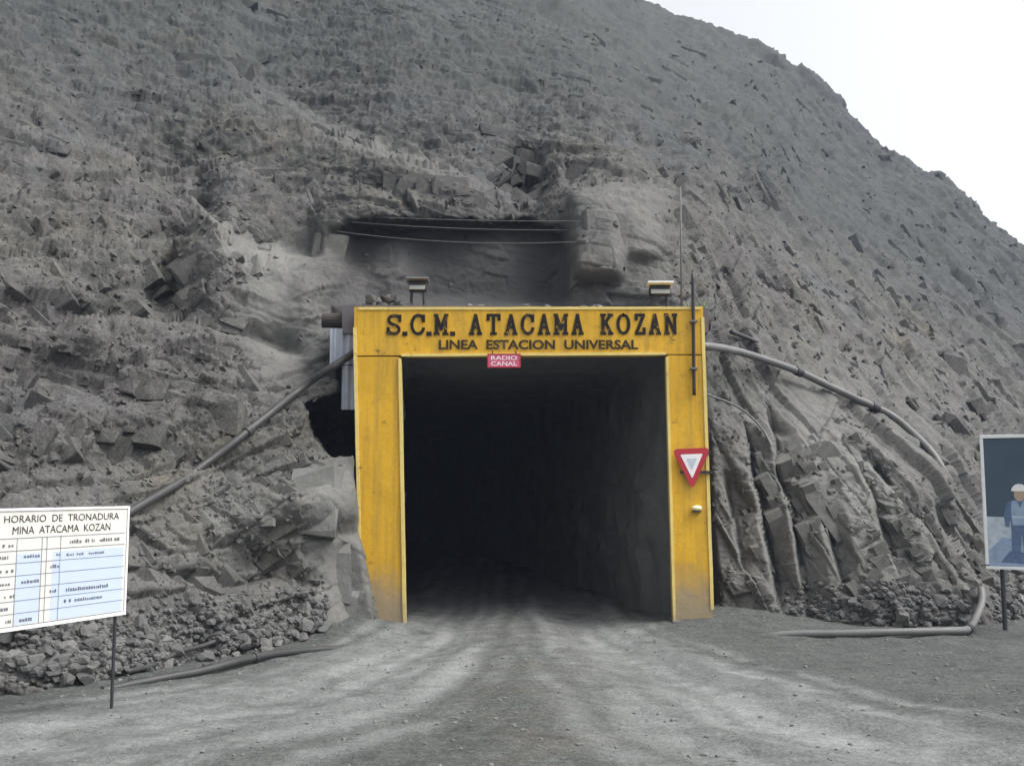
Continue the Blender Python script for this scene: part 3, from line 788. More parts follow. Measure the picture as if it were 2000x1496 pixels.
# ------------------------------------------------------------------ tunnel bore
ys = np.r_[np.linspace(18.95, 34, 110), np.linspace(34.5, 70, 50)]
prof = []
for t in np.linspace(0, 1, 22): prof.append((-HW, -0.4 + t * 4.5))
for t in np.linspace(0, 1, 26)[1:-1]:
    a = math.pi * (1 - t); prof.append((math.copysign(abs(math.cos(a)) ** 0.2, math.cos(a)) * HW, 4.1 + math.sin(a) ** 0.22 * (HH - 4.1)))
for t in np.linspace(0, 1, 22): prof.append((HW, 4.1 - t * 4.5))
prof = np.array(prof)
TV = np.zeros((len(ys), len(prof), 3))
TV[..., 0] = prof[None, :, 0] + tun_x(ys)[:, None]; TV[..., 1] = ys[:, None]; TV[..., 2] = prof[None, :, 1]
q = TV.reshape(-1, 3)
nn = fbm(q * 0.9, 4, 510, 0.55, True) * 0.28 + cells(q / 0.8, 511)[0] * 0.16 - 0.02
fade = sstep(19.3, 20.6, q[:, 1])
cen = np.stack([tun_x(q[:, 1]), q[:, 1], np.full(len(q), 2.4)], -1)
dirn = q - cen; dirn /= np.linalg.norm(dirn, axis=1, keepdims=True)
q = q - dirn * (np.clip(nn, -0.4, 0.35) * fade)[:, None]
me = grid_mesh('tunnel', q, len(ys), len(prof))
set_attr(me, 'dust', np.full(len(q), 0.9)); set_attr(me, 'shot', np.full(len(q), 0.1)); set_attr(me, 'upper', np.zeros(len(q)))
tag(link('tunnel', me, M['rock'], smooth=True), 'dark rock tunnel bore curving away to the left', kind='structure')
bm = bmesh.new(); box(bm, (float(tun_x(70.0)), 70.2, 2.3), (7, 0.3, 7))
tag(from_bm('tunnel_end', bm, M['stone']), 'dark end wall of the tunnel', kind='structure')

# ------------------------------------------------------------------ portal frame
def xz(u, v, Y=PY):
    a = at(u, v, Y); return (float(a[0]), float(a[2]))
portal = empty('portal_frame', P(1040, 1225, PY + 0.3), 'yellow painted steel portal frame around the tunnel mouth', 'portal')
def wpart(name, bm, mat, parent, smooth=False):
    """part built in world coordinates, kept in place under a parent"""
    o = from_bm(name, bm, mat, None, smooth)
    o.parent = parent
    w = Matrix.Translation(parent.location)
    pp = parent
    while pp.parent is not None: pp = pp.parent; 
    # parents carry translation only at the root
    root = pp
    if parent is root: o.matrix_parent_inverse = (Matrix.Translation(root.location) @ root.rotation_euler.to_matrix().to_4x4()).inverted()
    else: o.matrix_parent_inverse = Matrix.Identity(4)
    return o
def lumpy(bm, a=0.012, cut=0.45):
    """dented plate: split long edges and push the vertices a little"""
    for _ in range(4):
        es = [e for e in bm.edges if e.calc_length() > cut]
        if not es: break
        bmesh.ops.subdivide_edges(bm, edges=es, cuts=1, use_grid_fill=True)
    bmesh.ops.triangulate(bm, faces=[f for f in bm.faces if len(f.verts) > 4])
    co = np.array([v.co[:] for v in bm.verts])
    for k in range(3):
        d = perlin(co * 1.7, 700 + k) * a * (1.6 if k == 1 else 1)
        for v, x in zip(bm.verts, d): v.co[k] += float(x)
def fix_child(o, parent):
    """parent whose own world matrix is the identity (root inverse applied)"""
    o.parent = parent; o.matrix_parent_inverse = Matrix.Identity(4)
TH = 0.42
bm = bmesh.new()
L0, L1 = xz(694, 697), xz(779, 697); Lb0, Lb1 = xz(712, 1262), xz(790, 1262)
prism(bm, [L0, L1, Lb1, Lb0], PY, PY + TH); lumpy(bm)
post_l = wpart('post', bm, M['yellow'], portal)
bm = bmesh.new()
R0, R1 = xz(1304, 694), xz(1371, 694); Rb0, Rb1 = xz(1319, 1232), xz(1393, 1232)
prism(bm, [R0, R1, Rb1, Rb0], PY, PY + TH); lumpy(bm)
post_r = wpart('post', bm, M['yellow'], portal)
bm = bmesh.new()
prism(bm, [xz(692, 600), xz(1373, 599), xz(1374, 691.5), xz(691, 694.5)], PY - 0.003, PY + TH + 0.003); lumpy(bm, 0.009)
lintel = wpart('lintel', bm, M['yellow'], portal)
# worn angle-iron lips: opening edge, outer edge, top edge
def lip(a, b, w, proud, mat='yellow_edge', name='edge_strip'):
    bm = bmesh.new()
    ax, az = a; bx, bz = b
    if abs(bx - ax) < abs(bz - az): pts = [(ax - w / 2, az), (ax + w / 2, az), (bx + w / 2, bz), (bx - w / 2, bz)]
    else: pts = [(ax, az - w / 2), (bx, bz - w / 2), (bx, bz + w / 2), (ax, az + w / 2)]
    prism(bm, pts, PY - proud, PY + 0.12); lumpy(bm, 0.006)
    return wpart(name, bm, M[mat], portal)
lip(xz(781, 700), xz(791, 1262), 0.055, 0.035)
lip(xz(1302.5, 697), xz(1317.5, 1228), 0.05, 0.035)
lip(xz(784, 694), xz(1300, 691), 0.05, 0.036)
lip(xz(693, 640), xz(704, 1150), 0.06, 0.022)
lip(xz(1372, 620), xz(1391, 1190), 0.06, 0.022)
lip(xz(700, 603), xz(1368, 602), 0.05, 0.022)
# worn foot plate of the right post
bm = bmesh.new(); a = at(1357, 1213, PY); box(bm, (a[0], PY + 0.15, a[2] - 0.05), (0.86, 0.62, 0.14), bevel=0.02)
wpart('foot', bm, M['concrete'], portal)

# lettering painted on the lintel: slab-serif strokes
GL = {
 'S': [[(.92,.74),(.88,.88),(.7,.97),(.5,.99),(.26,.95),(.12,.82),(.14,.66),(.3,.56),(.68,.44),(.86,.33),(.88,.17),(.74,.05),(.5,.01),(.28,.04),(.12,.14),(.08,.28)],[(.92,.7),(.92,.98)],[(.08,.02),(.08,.3)]],
 'C': [[(.92,.72),(.86,.88),(.7,.98),(.5,1.0),(.27,.92),(.12,.7),(.08,.5),(.12,.28),(.27,.08),(.5,0),(.72,.03),(.88,.14),(.94,.28)],[(.93,.68),(.93,.98)]],
 'O': [[(.5,1),(.26,.93),(.11,.72),(.07,.5),(.11,.28),(.26,.07),(.5,0),(.74,.07),(.89,.28),(.93,.5),(.89,.72),(.74,.93),(.5,1)]],
 'M': [[(.14,0),(.14,1)],[(.14,1),(.5,.25)],[(.5,.25),(.86,1)],[(.86,1),(.86,0)],[(0,0),(.3,0)],[(.7,0),(1,0)],[(0,1),(.2,1)],[(.8,1),(1,1)]],
 'A': [[(.12,0),(.5,1)],[(.5,1),(.88,0)],[(.26,.34),(.74,.34)],[(0,0),(.3,0)],[(.7,0),(1,0)]],
 'T': [[(.5,0),(.5,1)],[(.04,1),(.96,1)],[(.05,.76),(.05,1)],[(.95,.76),(.95,1)],[(.3,0),(.7,0)]],
 'K': [[(.16,0),(.16,1)],[(.16,.4),(.84,1)],[(.4,.6),(.88,0)],[(0,0),(.34,0)],[(0,1),(.34,1)],[(.66,1),(1,1)],[(.7,0),(1,0)]],
 'Z': [[(.08,1),(.92,1)],[(.9,.98),(.1,.02)],[(.08,0),(.94,0)],[(.08,.76),(.08,1)],[(.94,0),(.94,.26)]],
 'N': [[(.14,0),(.14,1)],[(.14,1),(.86,0)],[(.86,0),(.86,1)],[(0,0),(.3,0)],[(0,1),(.2,1)],[(.7,1),(1,1)]],
}
lay = [0]
def stroke(pts, w, y):
    lay[0] += 1; yy = y - 0.0004 * (lay[0] % 6)
    pts = [Vector((a, b)) for a, b in pts]
    l, r = [], []
    for i, q_ in enumerate(pts):
        t = (pts[min(i + 1, len(pts) - 1)] - pts[max(i - 1, 0)]).normalized()
        e = t * (w * 0.35 if i == len(pts) - 1 else -w * 0.35 if i == 0 else 0)
        n_2 = Vector((-t.y, t.x)) * w / 2
        l.append(bm.verts.new((q_.x + e.x + n_2.x, yy, q_.y + e.y + n_2.y))); r.append(bm.verts.new((q_.x + e.x - n_2.x, yy, q_.y + e.y - n_2.y)))
    for i in range(len(pts) - 1): bm.faces.new((l[i], l[i + 1], r[i + 1], r[i]))
TXT = [('S',753,786),('.',791,0),('C',799,832),('.',838,0),('M',846,877),('.',884,0),('A',915,943),('T',949,979),('A',984,1012),('C',1015,1045),('A',1049,1076),('M',1080,1111),('A',1115,1141),('K',1171,1199),('O',1202,1233),('Z',1238,1262),('A',1266,1292),('N',1296,1324)]
YL = PY - 0.024
for ch, u0, u1 in TXT:
    bm = bmesh.new()
    dv = -3.0 * (u0 - 1040) / 640 * 0.4
    x0, z0 = xz(u0, 652 + dv); z1 = xz(u0, 616 + dv)[1]
    if ch == '.':
        stroke([(x0 - 0.02, z0), (x0 + 0.02, z0)], 0.085, YL); fix_child(from_bm('full_stop', bm, M['black_paint']), lintel); continue
    x1 = xz(u1, 650)[0]
    x0 += 0.03; x1 -= 0.03
    for s_ in GL[ch]:
        serif = len(s_) == 2 and (s_[0][1] == s_[1][1])
        stroke([(x0 + a * (x1 - x0), z0 + b * (z1 - z0)) for a, b in s_], 0.056 if serif else 0.062, YL)
    fix_child(from_bm('letter', bm, M['black_paint']), lintel)
def text_mesh(body, x0, x1, z0, z1, origin=None, ax=Vector((1, 0, 0)), nrm=Vector((0, -1, 0)), thick=0.0):
    """built-in font, fitted into a box on a plane (local x along ax, z up)"""
    cu_ = bpy.data.curves.new('t', 'FONT'); cu_.body = body; cu_.resolution_u = 3; cu_.offset = thick
    ob = bpy.data.objects.new('t', cu_)
    m_ = bpy.data.meshes.new_from_object(ob)
    bpy.data.objects.remove(ob)
    co = np.zeros(len(m_.vertices) * 3, np.float32); m_.vertices.foreach_get('co', co); co = co.reshape(-1, 3)
    mn, mx = co.min(0), co.max(0)
    a = (co[:, 0] - mn[0]) / (mx[0] - mn[0]) * (x1 - x0) + x0
    b = (co[:, 1] - mn[1]) / (mx[1] - mn[1]) * (z1 - z0) + z0
    og = Vector((0, 0, 0)) if origin is None else origin
    out = np.array(og)[None] + a[:, None] * np.array(ax)[None] + b[:, None] * np.array((0, 0, 1.0))[None]
    m_.vertices.foreach_set('co', out.astype(np.float32).ravel()); m_.update(); m_.materials.clear()
    return m_
a0, a1 = xz(857, 683), xz(1246, 664)
me = text_mesh('LINEA  ESTACION  UNIVERSAL', a0[0], a1[0], a0[1], a1[1], Vector((0, YL, 0)), thick=0.032)
o = link('lettering', me, M['worn_black']); fix_child(o, lintel); o['label'] = 'faded small capitals under the main lettering'; o['kind'] = 'stuff'

# dark conduit strapped to the right post and corner
bm = bmesh.new()
tube(bm, smooth_path([P(1353, 535, PY - 0.05), P(1354, 600, PY - 0.06), P(1355, 700, PY - 0.06), P(1356, 772, PY - 0.055)], 20), 0.032, 8)
cd = from_bm('conduit', bm, M['dark_steel'], smooth=True); tag(cd, 'dark conduit running down the upper right post of the yellow frame', 'conduit')
for v_ in (628, 720):
    bm = bmesh.new(); a = at(1354.5, v_, PY - 0.02); box(bm, (a[0], PY - 0.045, a[2]), (0.14, 0.1, 0.03))
    o = from_bm('strap', bm, M['steel']); fix_child(o, cd)

# ------------------------------------------------------------------ canopy slab, beam, side sheet
zt = xz(1000, 600)[1]
bm = bmesh.new()
prism(bm, [(xz(662, 600)[0], zt - 0.42), (xz(1392, 600)[0], zt - 0.42), (xz(1392, 600)[0], zt + 0.06), (xz(662, 600)[0], zt + 0.13)], PY + TH + 0.02, PY + 3.2)
lumpy(bm, 0.03, 0.5)
tag(from_bm('canopy_slab', bm, M['concrete']), 'dusty grey roof slab behind the yellow lintel', 'canopy')
bm = bmesh.new(); y_ = PY + TH + 0.25
b0, b1 = xz(630, 626, y_), xz(1386, 634, y_)
tube(bm, [(b0[0], y_, b0[1]), (b0[0] + 2, y_ + .02, b0[1] - .02), (b1[0], y_, b1[1])], [0.145, 0.14, 0.13], 14)
bmo = from_bm('timber_beam', bm, M['timber'], smooth=False); tag(bmo, 'dark round beam sticking out behind both ends of the lintel', 'beam')
# corrugated side sheet behind the left post
bm = bmesh.new()
y0_, y1_ = PY + TH + 0.05, PY + 2.0
def corr(u0, u1, v0, v1, Yp, nw):
    (xa, za), (xb, zb) = xz(u0, v0, Yp), xz(u1, v1, Yp)
    n = nw * 8
    row = []
    for i in range(n + 1):
        x = xa + (xb - xa) * i / n; yy = Yp + 0.03 * math.sin(2 * math.pi * nw * i / n)
        row.append((bm.verts.new((x, yy, za)), bm.verts.new((x, yy, zb)), bm.verts.new((x, yy + .008, za)), bm.verts.new((x, yy + .008, zb))))
    for a_, b_ in zip(row[:-1], row[1:]):
        bm.faces.new((a_[0], a_[1], b_[1], b_[0])); bm.faces.new((a_[2], b_[2], b_[3], a_[3]))
        bm.faces.new((a_[0], b_[0], b_[2], a_[2])); bm.faces.new((a_[1], a_[3], b_[3], b_[1]))
corr(645, 712, 642, 712, PY + TH + 0.10, 5)
sheet = from_bm('metal_sheet', bm, M['zinc']); tag(sheet, 'pale corrugated metal sheet beside the left post top', 'metal sheet')
bm = bmesh.new(); corr(668, 712, 714, 800, PY + TH + 0.14, 3)
tag(from_bm('metal_sheet', bm, M['zinc']), 'narrow bluish metal strip beside the left post under the pipe', 'metal sheet')

# ------------------------------------------------------------------ signs on the frame
sg = empty('yield_sign', P(1349, 915, PY - 0.09), 'red and white inverted triangle yield sign on the right post', 'sign')
def tri(scale, y0, y1, mat, name, rnd=0.12):
    c = np.array([xz(1313, 879), xz(1384, 876), xz(1351, 954)]); g = c.mean(0)
    c = g + (c - g) * scale
    pts = []
    for i in range(3):
        a_, b_, d__ = c[i], c[(i + 1) % 3], c[i - 1]
        pts += [a_ + (d__ - a_) * rnd, a_ + (d__ - a_) * rnd * 0.3 + (b_ - a_) * rnd * 0.3, a_ + (b_ - a_) * rnd]
    bm = bmesh.new(); prism(bm, [tuple(x) for x in pts], y0, y1)
    return wpart(name, bm, M[mat], sg)
tri(1.06, PY - 0.09, PY - 0.085, 'red', 'sign_plate')
tri(0.62, PY - 0.094, PY - 0.0915, 'sign_white', 'white_panel', 0.05)
tri(0.30, PY - 0.098, PY - 0.0955, 'sign_grey', 'worn_patch', 0.1)
for v_ in (884, 922):
    bm = bmesh.new(); a = at(1354, v_, PY); box(bm, (a[0] + 0.06, PY - 0.052, a[2]), (0.62 if v_ > 900 else 0.5, 0.06, 0.05)); wpart('bracket', bm, M['dark_steel'], sg)

rs = empty('hanging_sign', P(985, 720, PY - 0.04), 'small faded red sign hanging from the lintel over the tunnel mouth', 'sign')
r0, r1 = xz(952, 719), xz(1017, 692)
bm = bmesh.new(); prism(bm, [(r0[0], r0[1]), (r1[0], r0[1]), (r1[0], r1[1]), (r0[0], r1[1])], PY - 0.075, PY - 0.065); wpart('sign_plate', bm, M['red_pink'], rs)
bm = bmesh.new()
for (xa, xb, za, zb) in ((r0[0], r1[0], r0[1], r0[1] + .02), (r0[0], r1[0], r1[1] - .02, r1[1]), (r0[0], r0[0] + .02, r0[1] + .021, r1[1] - .021), (r1[0] - .02, r1[0], r0[1] + .021, r1[1] - .021)):
    prism(bm, [(xa, za), (xb, za), (xb, zb), (xa, zb)], PY - 0.08, PY - 0.0755)
wpart('border', bm, M['red'], rs)
hgt = r1[1] - r0[1]
for body, f0, f1 in (('RADIO', 0.55, 0.86), ('CANAL', 0.13, 0.45)):
    me = text_mesh(body, r0[0] + 0.07, r1[0] - 0.07, r0[1] + hgt * f0, r0[1] + hgt * f1, Vector((0, PY - 0.0775, 0)), thick=0.01)
    o = link('lettering', me, M['sign_white'], rs); o['kind'] = 'stuff'; o.matrix_parent_inverse = Matrix.Translation(rs.location).inverted()
for u_ in (962, 1008):
    bm = bmesh.new(); a = at(u_, 692, PY); tube(bm, [(a[0], PY - 0.06, a[2] - 0.02), (a[0], PY - 0.045, a[2] + 0.06)], 0.012, 6); wpart('hanger', bm, M['dark_steel'], rs)

ml = empty('marker_lamp', P(1361, 998, PY - 0.03), 'small pale yellow oval marker lamp low on the right post', 'lamp')
a = at(1361, 992, PY - 0.07)
bm = bmesh.new(); bmesh.ops.create_uvsphere(bm, u_segments=16, v_segments=10, radius=1, matrix=Matrix.Translation(a.tolist()) @ Matrix.Diagonal((0.095, 0.05, 0.05, 1))); wpart('lens', bm, M['lens'], ml, True)
bm = bmesh.new(); box(bm, (a[0], PY - 0.05, a[2] - 0.062), (0.17, 0.09, 0.022), bevel=0.005); wpart('bracket', bm, M['dark_steel'], ml)

# ------------------------------------------------------------------ floodlights, pole, cable, weed on the canopy
def flood(u, v, Yp, w, housing, label):
    zb = zt + 0.08
    c = at(u, v, Yp)
    e = empty('floodlight', (c[0], c[1], zb), label, 'floodlight')
    bm = bmesh.new(); box(bm, (c[0], c[1], c[2]), (w, 0.22, 0.17), Matrix.Rotation(R(-18), 3, 'X'), 0.02); wpart('housing', bm, M['dark_steel'], e)
    bm = bmesh.new(); box(bm, (c[0], c[1] - 0.06, c[2] + 0.115), (w + 0.1, 0.3, 0.035), Matrix.Rotation(R(-8), 3, 'X'), 0.008); wpart('visor', bm, M[housing], e)
    bm = bmesh.new(); box(bm, (c[0], c[1] - 0.125, c[2] - 0.04), (w * 0.9, 0.02, 0.085), Matrix.Rotation(R(-18), 3, 'X')); wpart('lens', bm, M['glass'], e)
    for s_ in (-1, 1):
        bm = bmesh.new(); tube(bm, [(c[0] + s_ * w * 0.35, c[1] + 0.02, c[2] - 0.02), (c[0] + s_ * w * 0.38, c[1], zb - 0.04)], 0.03, 8); wpart('leg', bm, M['dark_steel'], e)
    return e
flood(816, 560, PY + 0.75, 0.34, 'steel', 'dark floodlight with grey visor above the letters at the left of the lintel')
flood(1288, 568, PY + 0.55, 0.40, 'white_paint', 'floodlight with white visor at the right end of the roof slab')
bm = bmesh.new(); a, b = at(1331, 590, PY + 0.6), at(1329, 365, PY + 0.6)
tube(bm, [(a[0], a[1], zt - 0.02), tuple((a + b) / 2), tuple(b)], [0.022, 0.018, 0.014], 8)
tag(from_bm('antenna_pole', bm, M['cable'], smooth=True), 'thin pale upright pole on the right end of the roof slab', 'pole')
ya = min(surf_y(u_, 440 + (u_ - 640) * 0.015 + 9, 14) for u_ in range(640, 1313, 24)) - 0.05
for (u0, v0, u1, v1, sag, nm) in ((640, 434, 1312, 446, .10, 'upper pale cable strung tight across the recess over the lintel'), (690, 452, 1250, 468, .16, 'lower slack cable strung across the recess over the lintel'), (610, 420, 1150, 432, .05, 'short faint cable strung over the left end of the recess')):
    def anchor(u_, v_):
        c_ = [(surf_y(u_ + d, v_, 5), u_ + d) for d in range(-48, 49, 8)]; yy_, uu_ = min(c_); return at(uu_, v_, yy_ + 0.05)
    bm = bmesh.new(); pa, pb = anchor(u0, v0), anchor(u1, v1); pts = []
    for i in range(31):
        t = i / 30; q_ = pa * (1 - t) + pb * t; q_[2] -= sag * 4 * t * (1 - t); pts.append(tuple(q_))
    tube(bm, pts, 0.008, 6)
    cb = tag(from_bm('slack_cable', bm, M['cable'], smooth=True), nm, 'cable', 'cables over the lintel')
bm = bmesh.new(); a = at(1368, 596, PY + 0.3)
for k in range(70):
    an = random.uniform(0, 2 * math.pi); r_ = random.uniform(0.02, 0.26); h_ = random.uniform(0.1, 0.3)
    o_ = Vector((a[0] + random.uniform(-.22, .18), PY + 0.55 + random.uniform(-.1, .1), zt - 0.02)); tip = o_ + Vector((math.cos(an) * r_, math.sin(an) * r_ * .7, h_)); sd = Vector((-math.sin(an), math.cos(an), 0)) * 0.012
    md = (o_ + tip) / 2 + Vector((0, 0, 0.04)); vs = [bm.verts.new(x) for x in (o_ - sd, o_ + sd, md + sd, tip, md - sd)]; bm.faces.new(vs)
tag(from_bm('weed_tuft', bm, M['weed']), 'small dusty green weed tuft on the right corner of the roof slab', 'weed')

# ------------------------------------------------------------------ pipes and hoses
def pipe(name, pts, rad, mat, label, cat='pipe', joints=(), n=110, jit=0.03, seg=14):
    path = smooth_path(pts, n, jit)
    bm = bmesh.new(); tube(bm, path, rad, seg)
    o = from_bm(name, bm, M[mat], smooth=True); tag(o, label, cat)
    for t in joints:
        i = int(t * (n - 1)); i = min(max(i, 2), n - 3)
        bm = bmesh.new(); tube(bm, [path[i - 1], path[i], path[i + 1]], rad * 1.28, seg); j = from_bm('coupling', bm, M['dark_pipe'], smooth=False); fix_child(j, o)
    return o
def rest(u, v, r, clear=0.0, rr=12): return P(u, v, surf_y(u, v, rr) - r * 0.6 - clear)
pl_pts = [P(706, 679, PY + 0.52), P(680, 697, PY + 0.3), P(640, 722, PY + 0.05)] + [rest(u, v, .1) for u, v in ((590,757),(530,806),(470,854),(400,908),(330,957),(250,1002),(180,1040),(110,1090))]
pipe('water_pipe', pl_pts, 0.070, 'pipe', 'black pipe slanting up the left bank to the yellow post', joints=(0.42,), jit=0.015)
pr_pts = [P(1368, 676, PY + 0.5), P(1400, 678, PY + 0.7)] + [rest(u, v, .1, 0.06, 22) for u, v in ((1450,688),(1520,711),(1580,735),(1635,762),(1700,790),(1750,815),(1790,852),(1825,888))] + [rest(1845, 925, .1, -0.1), rest(1862, 960, .1, -0.35)]
pipe('water_pipe', pr_pts, 0.082, 'grey_pipe', 'grey pipe arching down the right bank from the yellow post', joints=(0.46, 0.70), jit=0.02)
def gp(u, Yp, dz): 
    a = at(u, 1200, Yp); return Vector((a[0], Yp, gz(a[0], Yp) + dz))
pipe('ground_pipe', [P(1916, 1150, 19.0), P(1919, 1175, 18.75), P(1908, 1205, 18.3), gp(1892, 17.75, 0.09), gp(1860, 17.5, 0.08), gp(1790, 17.45, 0.08), gp(1700, 17.45, 0.08), gp(1620, 17.55, 0.06), gp(1545, 17.65, 0.03), gp(1490, 17.7, -0.08)], 0.065, 'grey_pipe', 'grey pipe lying on the ground and bending up beside the picture board', joints=(0.3,), jit=0.02)
pipe('ground_pipe', [gp(205, 13.0, -0.02), gp(300, 13.4, 0.03), gp(400, 14.0, 0.06), gp(480, 14.6, 0.09), gp(560, 15.4, 0.07), gp(620, 15.9, 0.04), gp(665, 16.2, -0.02), gp(700, 16.4, -0.12)], 0.055, 'pipe', 'dusty pipe lying along the foot of the left bank by the rubble', joints=(0.55,), jit=0.05)
pipe('hose', [rest(245, 1310, .05, .05), rest(300, 1293, .05, .08), rest(345, 1274, .05, .08), rest(400, 1258, .05, .05), rest(450, 1240, .05, 0), rest(490, 1232, .05, -.1)], 0.036, 'pipe', 'thin grey hose among the rubble of the left bank', 'hose', jit=0.06)
pipe('hose', [P(1380, 770, PY + 0.45), rest(1405, 778, .03), rest(1450, 800, .03), rest(1490, 835, .03), rest(1505, 870, .03, -.06)], 0.022, 'cable', 'thin pale hose on the rock beside the right post', 'hose', jit=0.03, seg=8)
pipe('pipe_stub', [rest(1428, 648, .05, .12), rest(1450, 656, .05, .08), rest(1478, 668, .05, -.15)], 0.05, 'dark_pipe', 'short dark pipe stub in the rock above the grey arching pipe', 'pipe', n=20, jit=0)

# ------------------------------------------------------------------ schedule board, left
A = P(247, 992, 11.8); Bl = P(-14, 997, 10.2)
Bl.z = A.z
ax = (Bl - A); WID = ax.length; ax.normalize()           # runs from right edge to the left, nearer end
ax = -ax                                                 # board's reading direction
org = Bl.copy()
nrm_b = Vector((ax.y, -ax.x, 0)).normalized()            # faces the yard
if nrm_b.dot(Vector((0, 0, 0)) - org) < 0: nrm_b = -nrm_b
HGT = A.z - P(245, 1196, 11.8).z
rzb = math.atan2(ax.y, ax.x)
bd = empty('notice_board', (org + ax * WID / 2).to_tuple()[:2] + (gz((org + ax * WID / 2).x, (org + ax * WID / 2).y),), 'white schedule board with black heading and ruled table', 'notice board', rz=rzb)
bz = bd.location.z; ztop = org.z - bz; zbot = ztop - HGT; hw_ = WID / 2
def bpart(name, bm, mat, parent=bd, smooth=False): return from_bm(name, bm, M[mat], parent, smooth)
# local frame: x along the board, -y towards the reader
bm = bmesh.new(); box(bm, (0, 0, (ztop + zbot) / 2), (WID, 0.03, HGT), bevel=0.004); bpart('panel', bm, 'white_board')
for (cx, cz, sx, sz) in ((0, ztop + 0.01, WID + 0.06, 0.025), (0, zbot - 0.01, WID + 0.06, 0.025), (-hw_ - 0.014, (ztop + zbot) / 2, 0.025, HGT - 0.01), (hw_ + 0.014, (ztop + zbot) / 2, 0.025, HGT - 0.01)):
    bm = bmesh.new(); box(bm, (cx, -0.004, cz), (sx, 0.046, sz)); bpart('frame_strip', bm, 'white_paint')
for s_ in (-1, 1):
    xx = s_ * (hw_ - 0.06)
    wx, wy = bd.location.x + ax.x * xx, bd.location.y + ax.y * xx
    zg = gz(wx, wy) - bz - 0.25
    bm = bmesh.new(); tube(bm, [(xx, 0.045, zg), (xx, 0.045, ztop - 0.05)], 0.019, 8); bpart('post', bm, 'dark_steel')
def rect_on(x0, x1, z0, z1, d, bm): 
    vs = [bm.verts.new((x, -0.0152 - d, z)) for x, z in ((x0, z0), (x1, z0), (x1, z1), (x0, z1))]; bm.faces.new(vs)
# shaded columns (faded pale blue print)
gzt = ztop - 0.285
bm = bmesh.new(); rect_on(-hw_ + 0.42 * WID, hw_ - 0.04, zbot + 0.03, gzt - 0.16, 0.001, bm); rect_on(-hw_ + 0.17 * WID, -hw_ + 0.335 * WID, zbot + 0.03, gzt - 0.16, 0.001, bm); bpart('printed_panel', bm, 'blue_board')
bm = bmesh.new()
for fx in (0.165, 0.34, 0.375, 0.475): rect_on(-hw_ + fx * WID - 0.004, -hw_ + fx * WID + 0.004, zbot + 0.02, gzt, 0.0034, bm)
NR = 7
for r_ in range(NR + 1):
    zz = gzt - (gzt - zbot - 0.02) * r_ / NR
    rect_on(-hw_ + 0.02, hw_ - 0.02, zz - 0.004, zz + 0.004, 0.0026, bm)
bpart('ruled_lines', bm, 'line')['kind'] = 'stuff'
for body, z0, z1, x0, x1 in (('HORARIO  DE  TRONADURA', ztop - 0.125, ztop - 0.05, 0.07, 0.93), ('MINA  ATACAMA  KOZAN', ztop - 0.245, ztop - 0.165, 0.13, 0.86)):
    me = text_mesh(body, -hw_ + x0 * WID, -hw_ + x1 * WID, z0, z1, Vector((0, -0.019, 0)), thick=0.0)
    link('lettering', me, M['board_text'], bd)['kind'] = 'stuff'
bm = bmesh.new(); rs_ = random.Random(3)
for r_ in range(NR):
    z1 = gzt - (gzt - zbot - 0.02) * r_ / NR; rowh = (gzt - zbot - 0.02) / NR
    for (c0, c1, pr_) in ((0.02, 0.155, .95), (0.18, 0.33, .3), (0.385, 0.47, .6), (0.5, 0.95, .18 if r_ else 1)):
        if rs_.random() > pr_: continue
        x = -hw_ + (c0 + 0.01 + rs_.uniform(0, .02)) * WID; xe = min(-hw_ + c1 * WID, x + rs_.uniform(0.6, .95) * (c1 - c0) * WID)
        z0 = z1 - rowh * rs_.uniform(.6, .72); hh_ = rowh * rs_.uniform(.22, .34)
        while x < xe:
            w_ = rs_.uniform(0.012, 0.03)
            if rs_.random() < 0.8: rect_on(x, x + w_, z0, z0 + hh_ * rs_.uniform(.6, 1), 0.0042, bm)
            x += w_ + rs_.uniform(0.006, 0.014)
bpart('table_entries', bm, 'scribble')['kind'] = 'stuff'

# ------------------------------------------------------------------ picture board, right
pw, ph = 1.75, 2.36
a = at(1945, 1105, 18.2)
rzp = R(-24)
org2 = P(1916, 851, 18.25)
axp = Vector((math.cos(rzp), math.sin(rzp), 0))
cpos = org2 + axp * pw / 2
pb_ = empty('picture_board', (cpos.x, cpos.y, gz(cpos.x, cpos.y)), 'framed picture board showing a helmeted worker in blues on two posts', 'billboard', rz=rzp)
zb_ = pb_.location.z; pt = org2.z - zb_; pbm = pt - ph
def ppart(name, bm, mat, parent=pb_): return from_bm(name, bm, M[mat], parent)
bm = bmesh.new(); box(bm, (0, 0, (pt + pbm) / 2), (pw, 0.03, ph)); ppart('panel', bm, 'poster_sky')
for (cx, cz, sx, sz) in ((0, pt - 0.02, pw + 0.05, 0.06), (0, pbm + 0.0, pw + 0.05, 0.05), (-pw / 2, (pt + pbm) / 2 , 0.055, ph - 0.11), (pw / 2, (pt + pbm) / 2, 0.055, ph - 0.11)):
    bm = bmesh.new(); box(bm, (cx, -0.012, cz), (sx, 0.05, sz), bevel=0.006); ppart('frame_strip', bm, 'white_paint')
for s_ in (-1, 1):
    xx = s_ * (pw / 2 - 0.24); wp_ = cpos + axp * xx
    bm = bmesh.new(); tube(bm, [(xx, 0.06, gz(wp_.x, wp_.y) - zb_ - 0.3), (xx, 0.06, pt - 0.1)], 0.04, 8); ppart('post', bm, 'dark_steel')
def poly_on(pts, d, name, mat, smooth_n=0):
    bm = bmesh.new(); bm.faces.new([bm.verts.new((x, -0.0152 - d, z)) for x, z in pts]); return ppart(name, bm, mat)
hz_ = pt - ph * 0.62
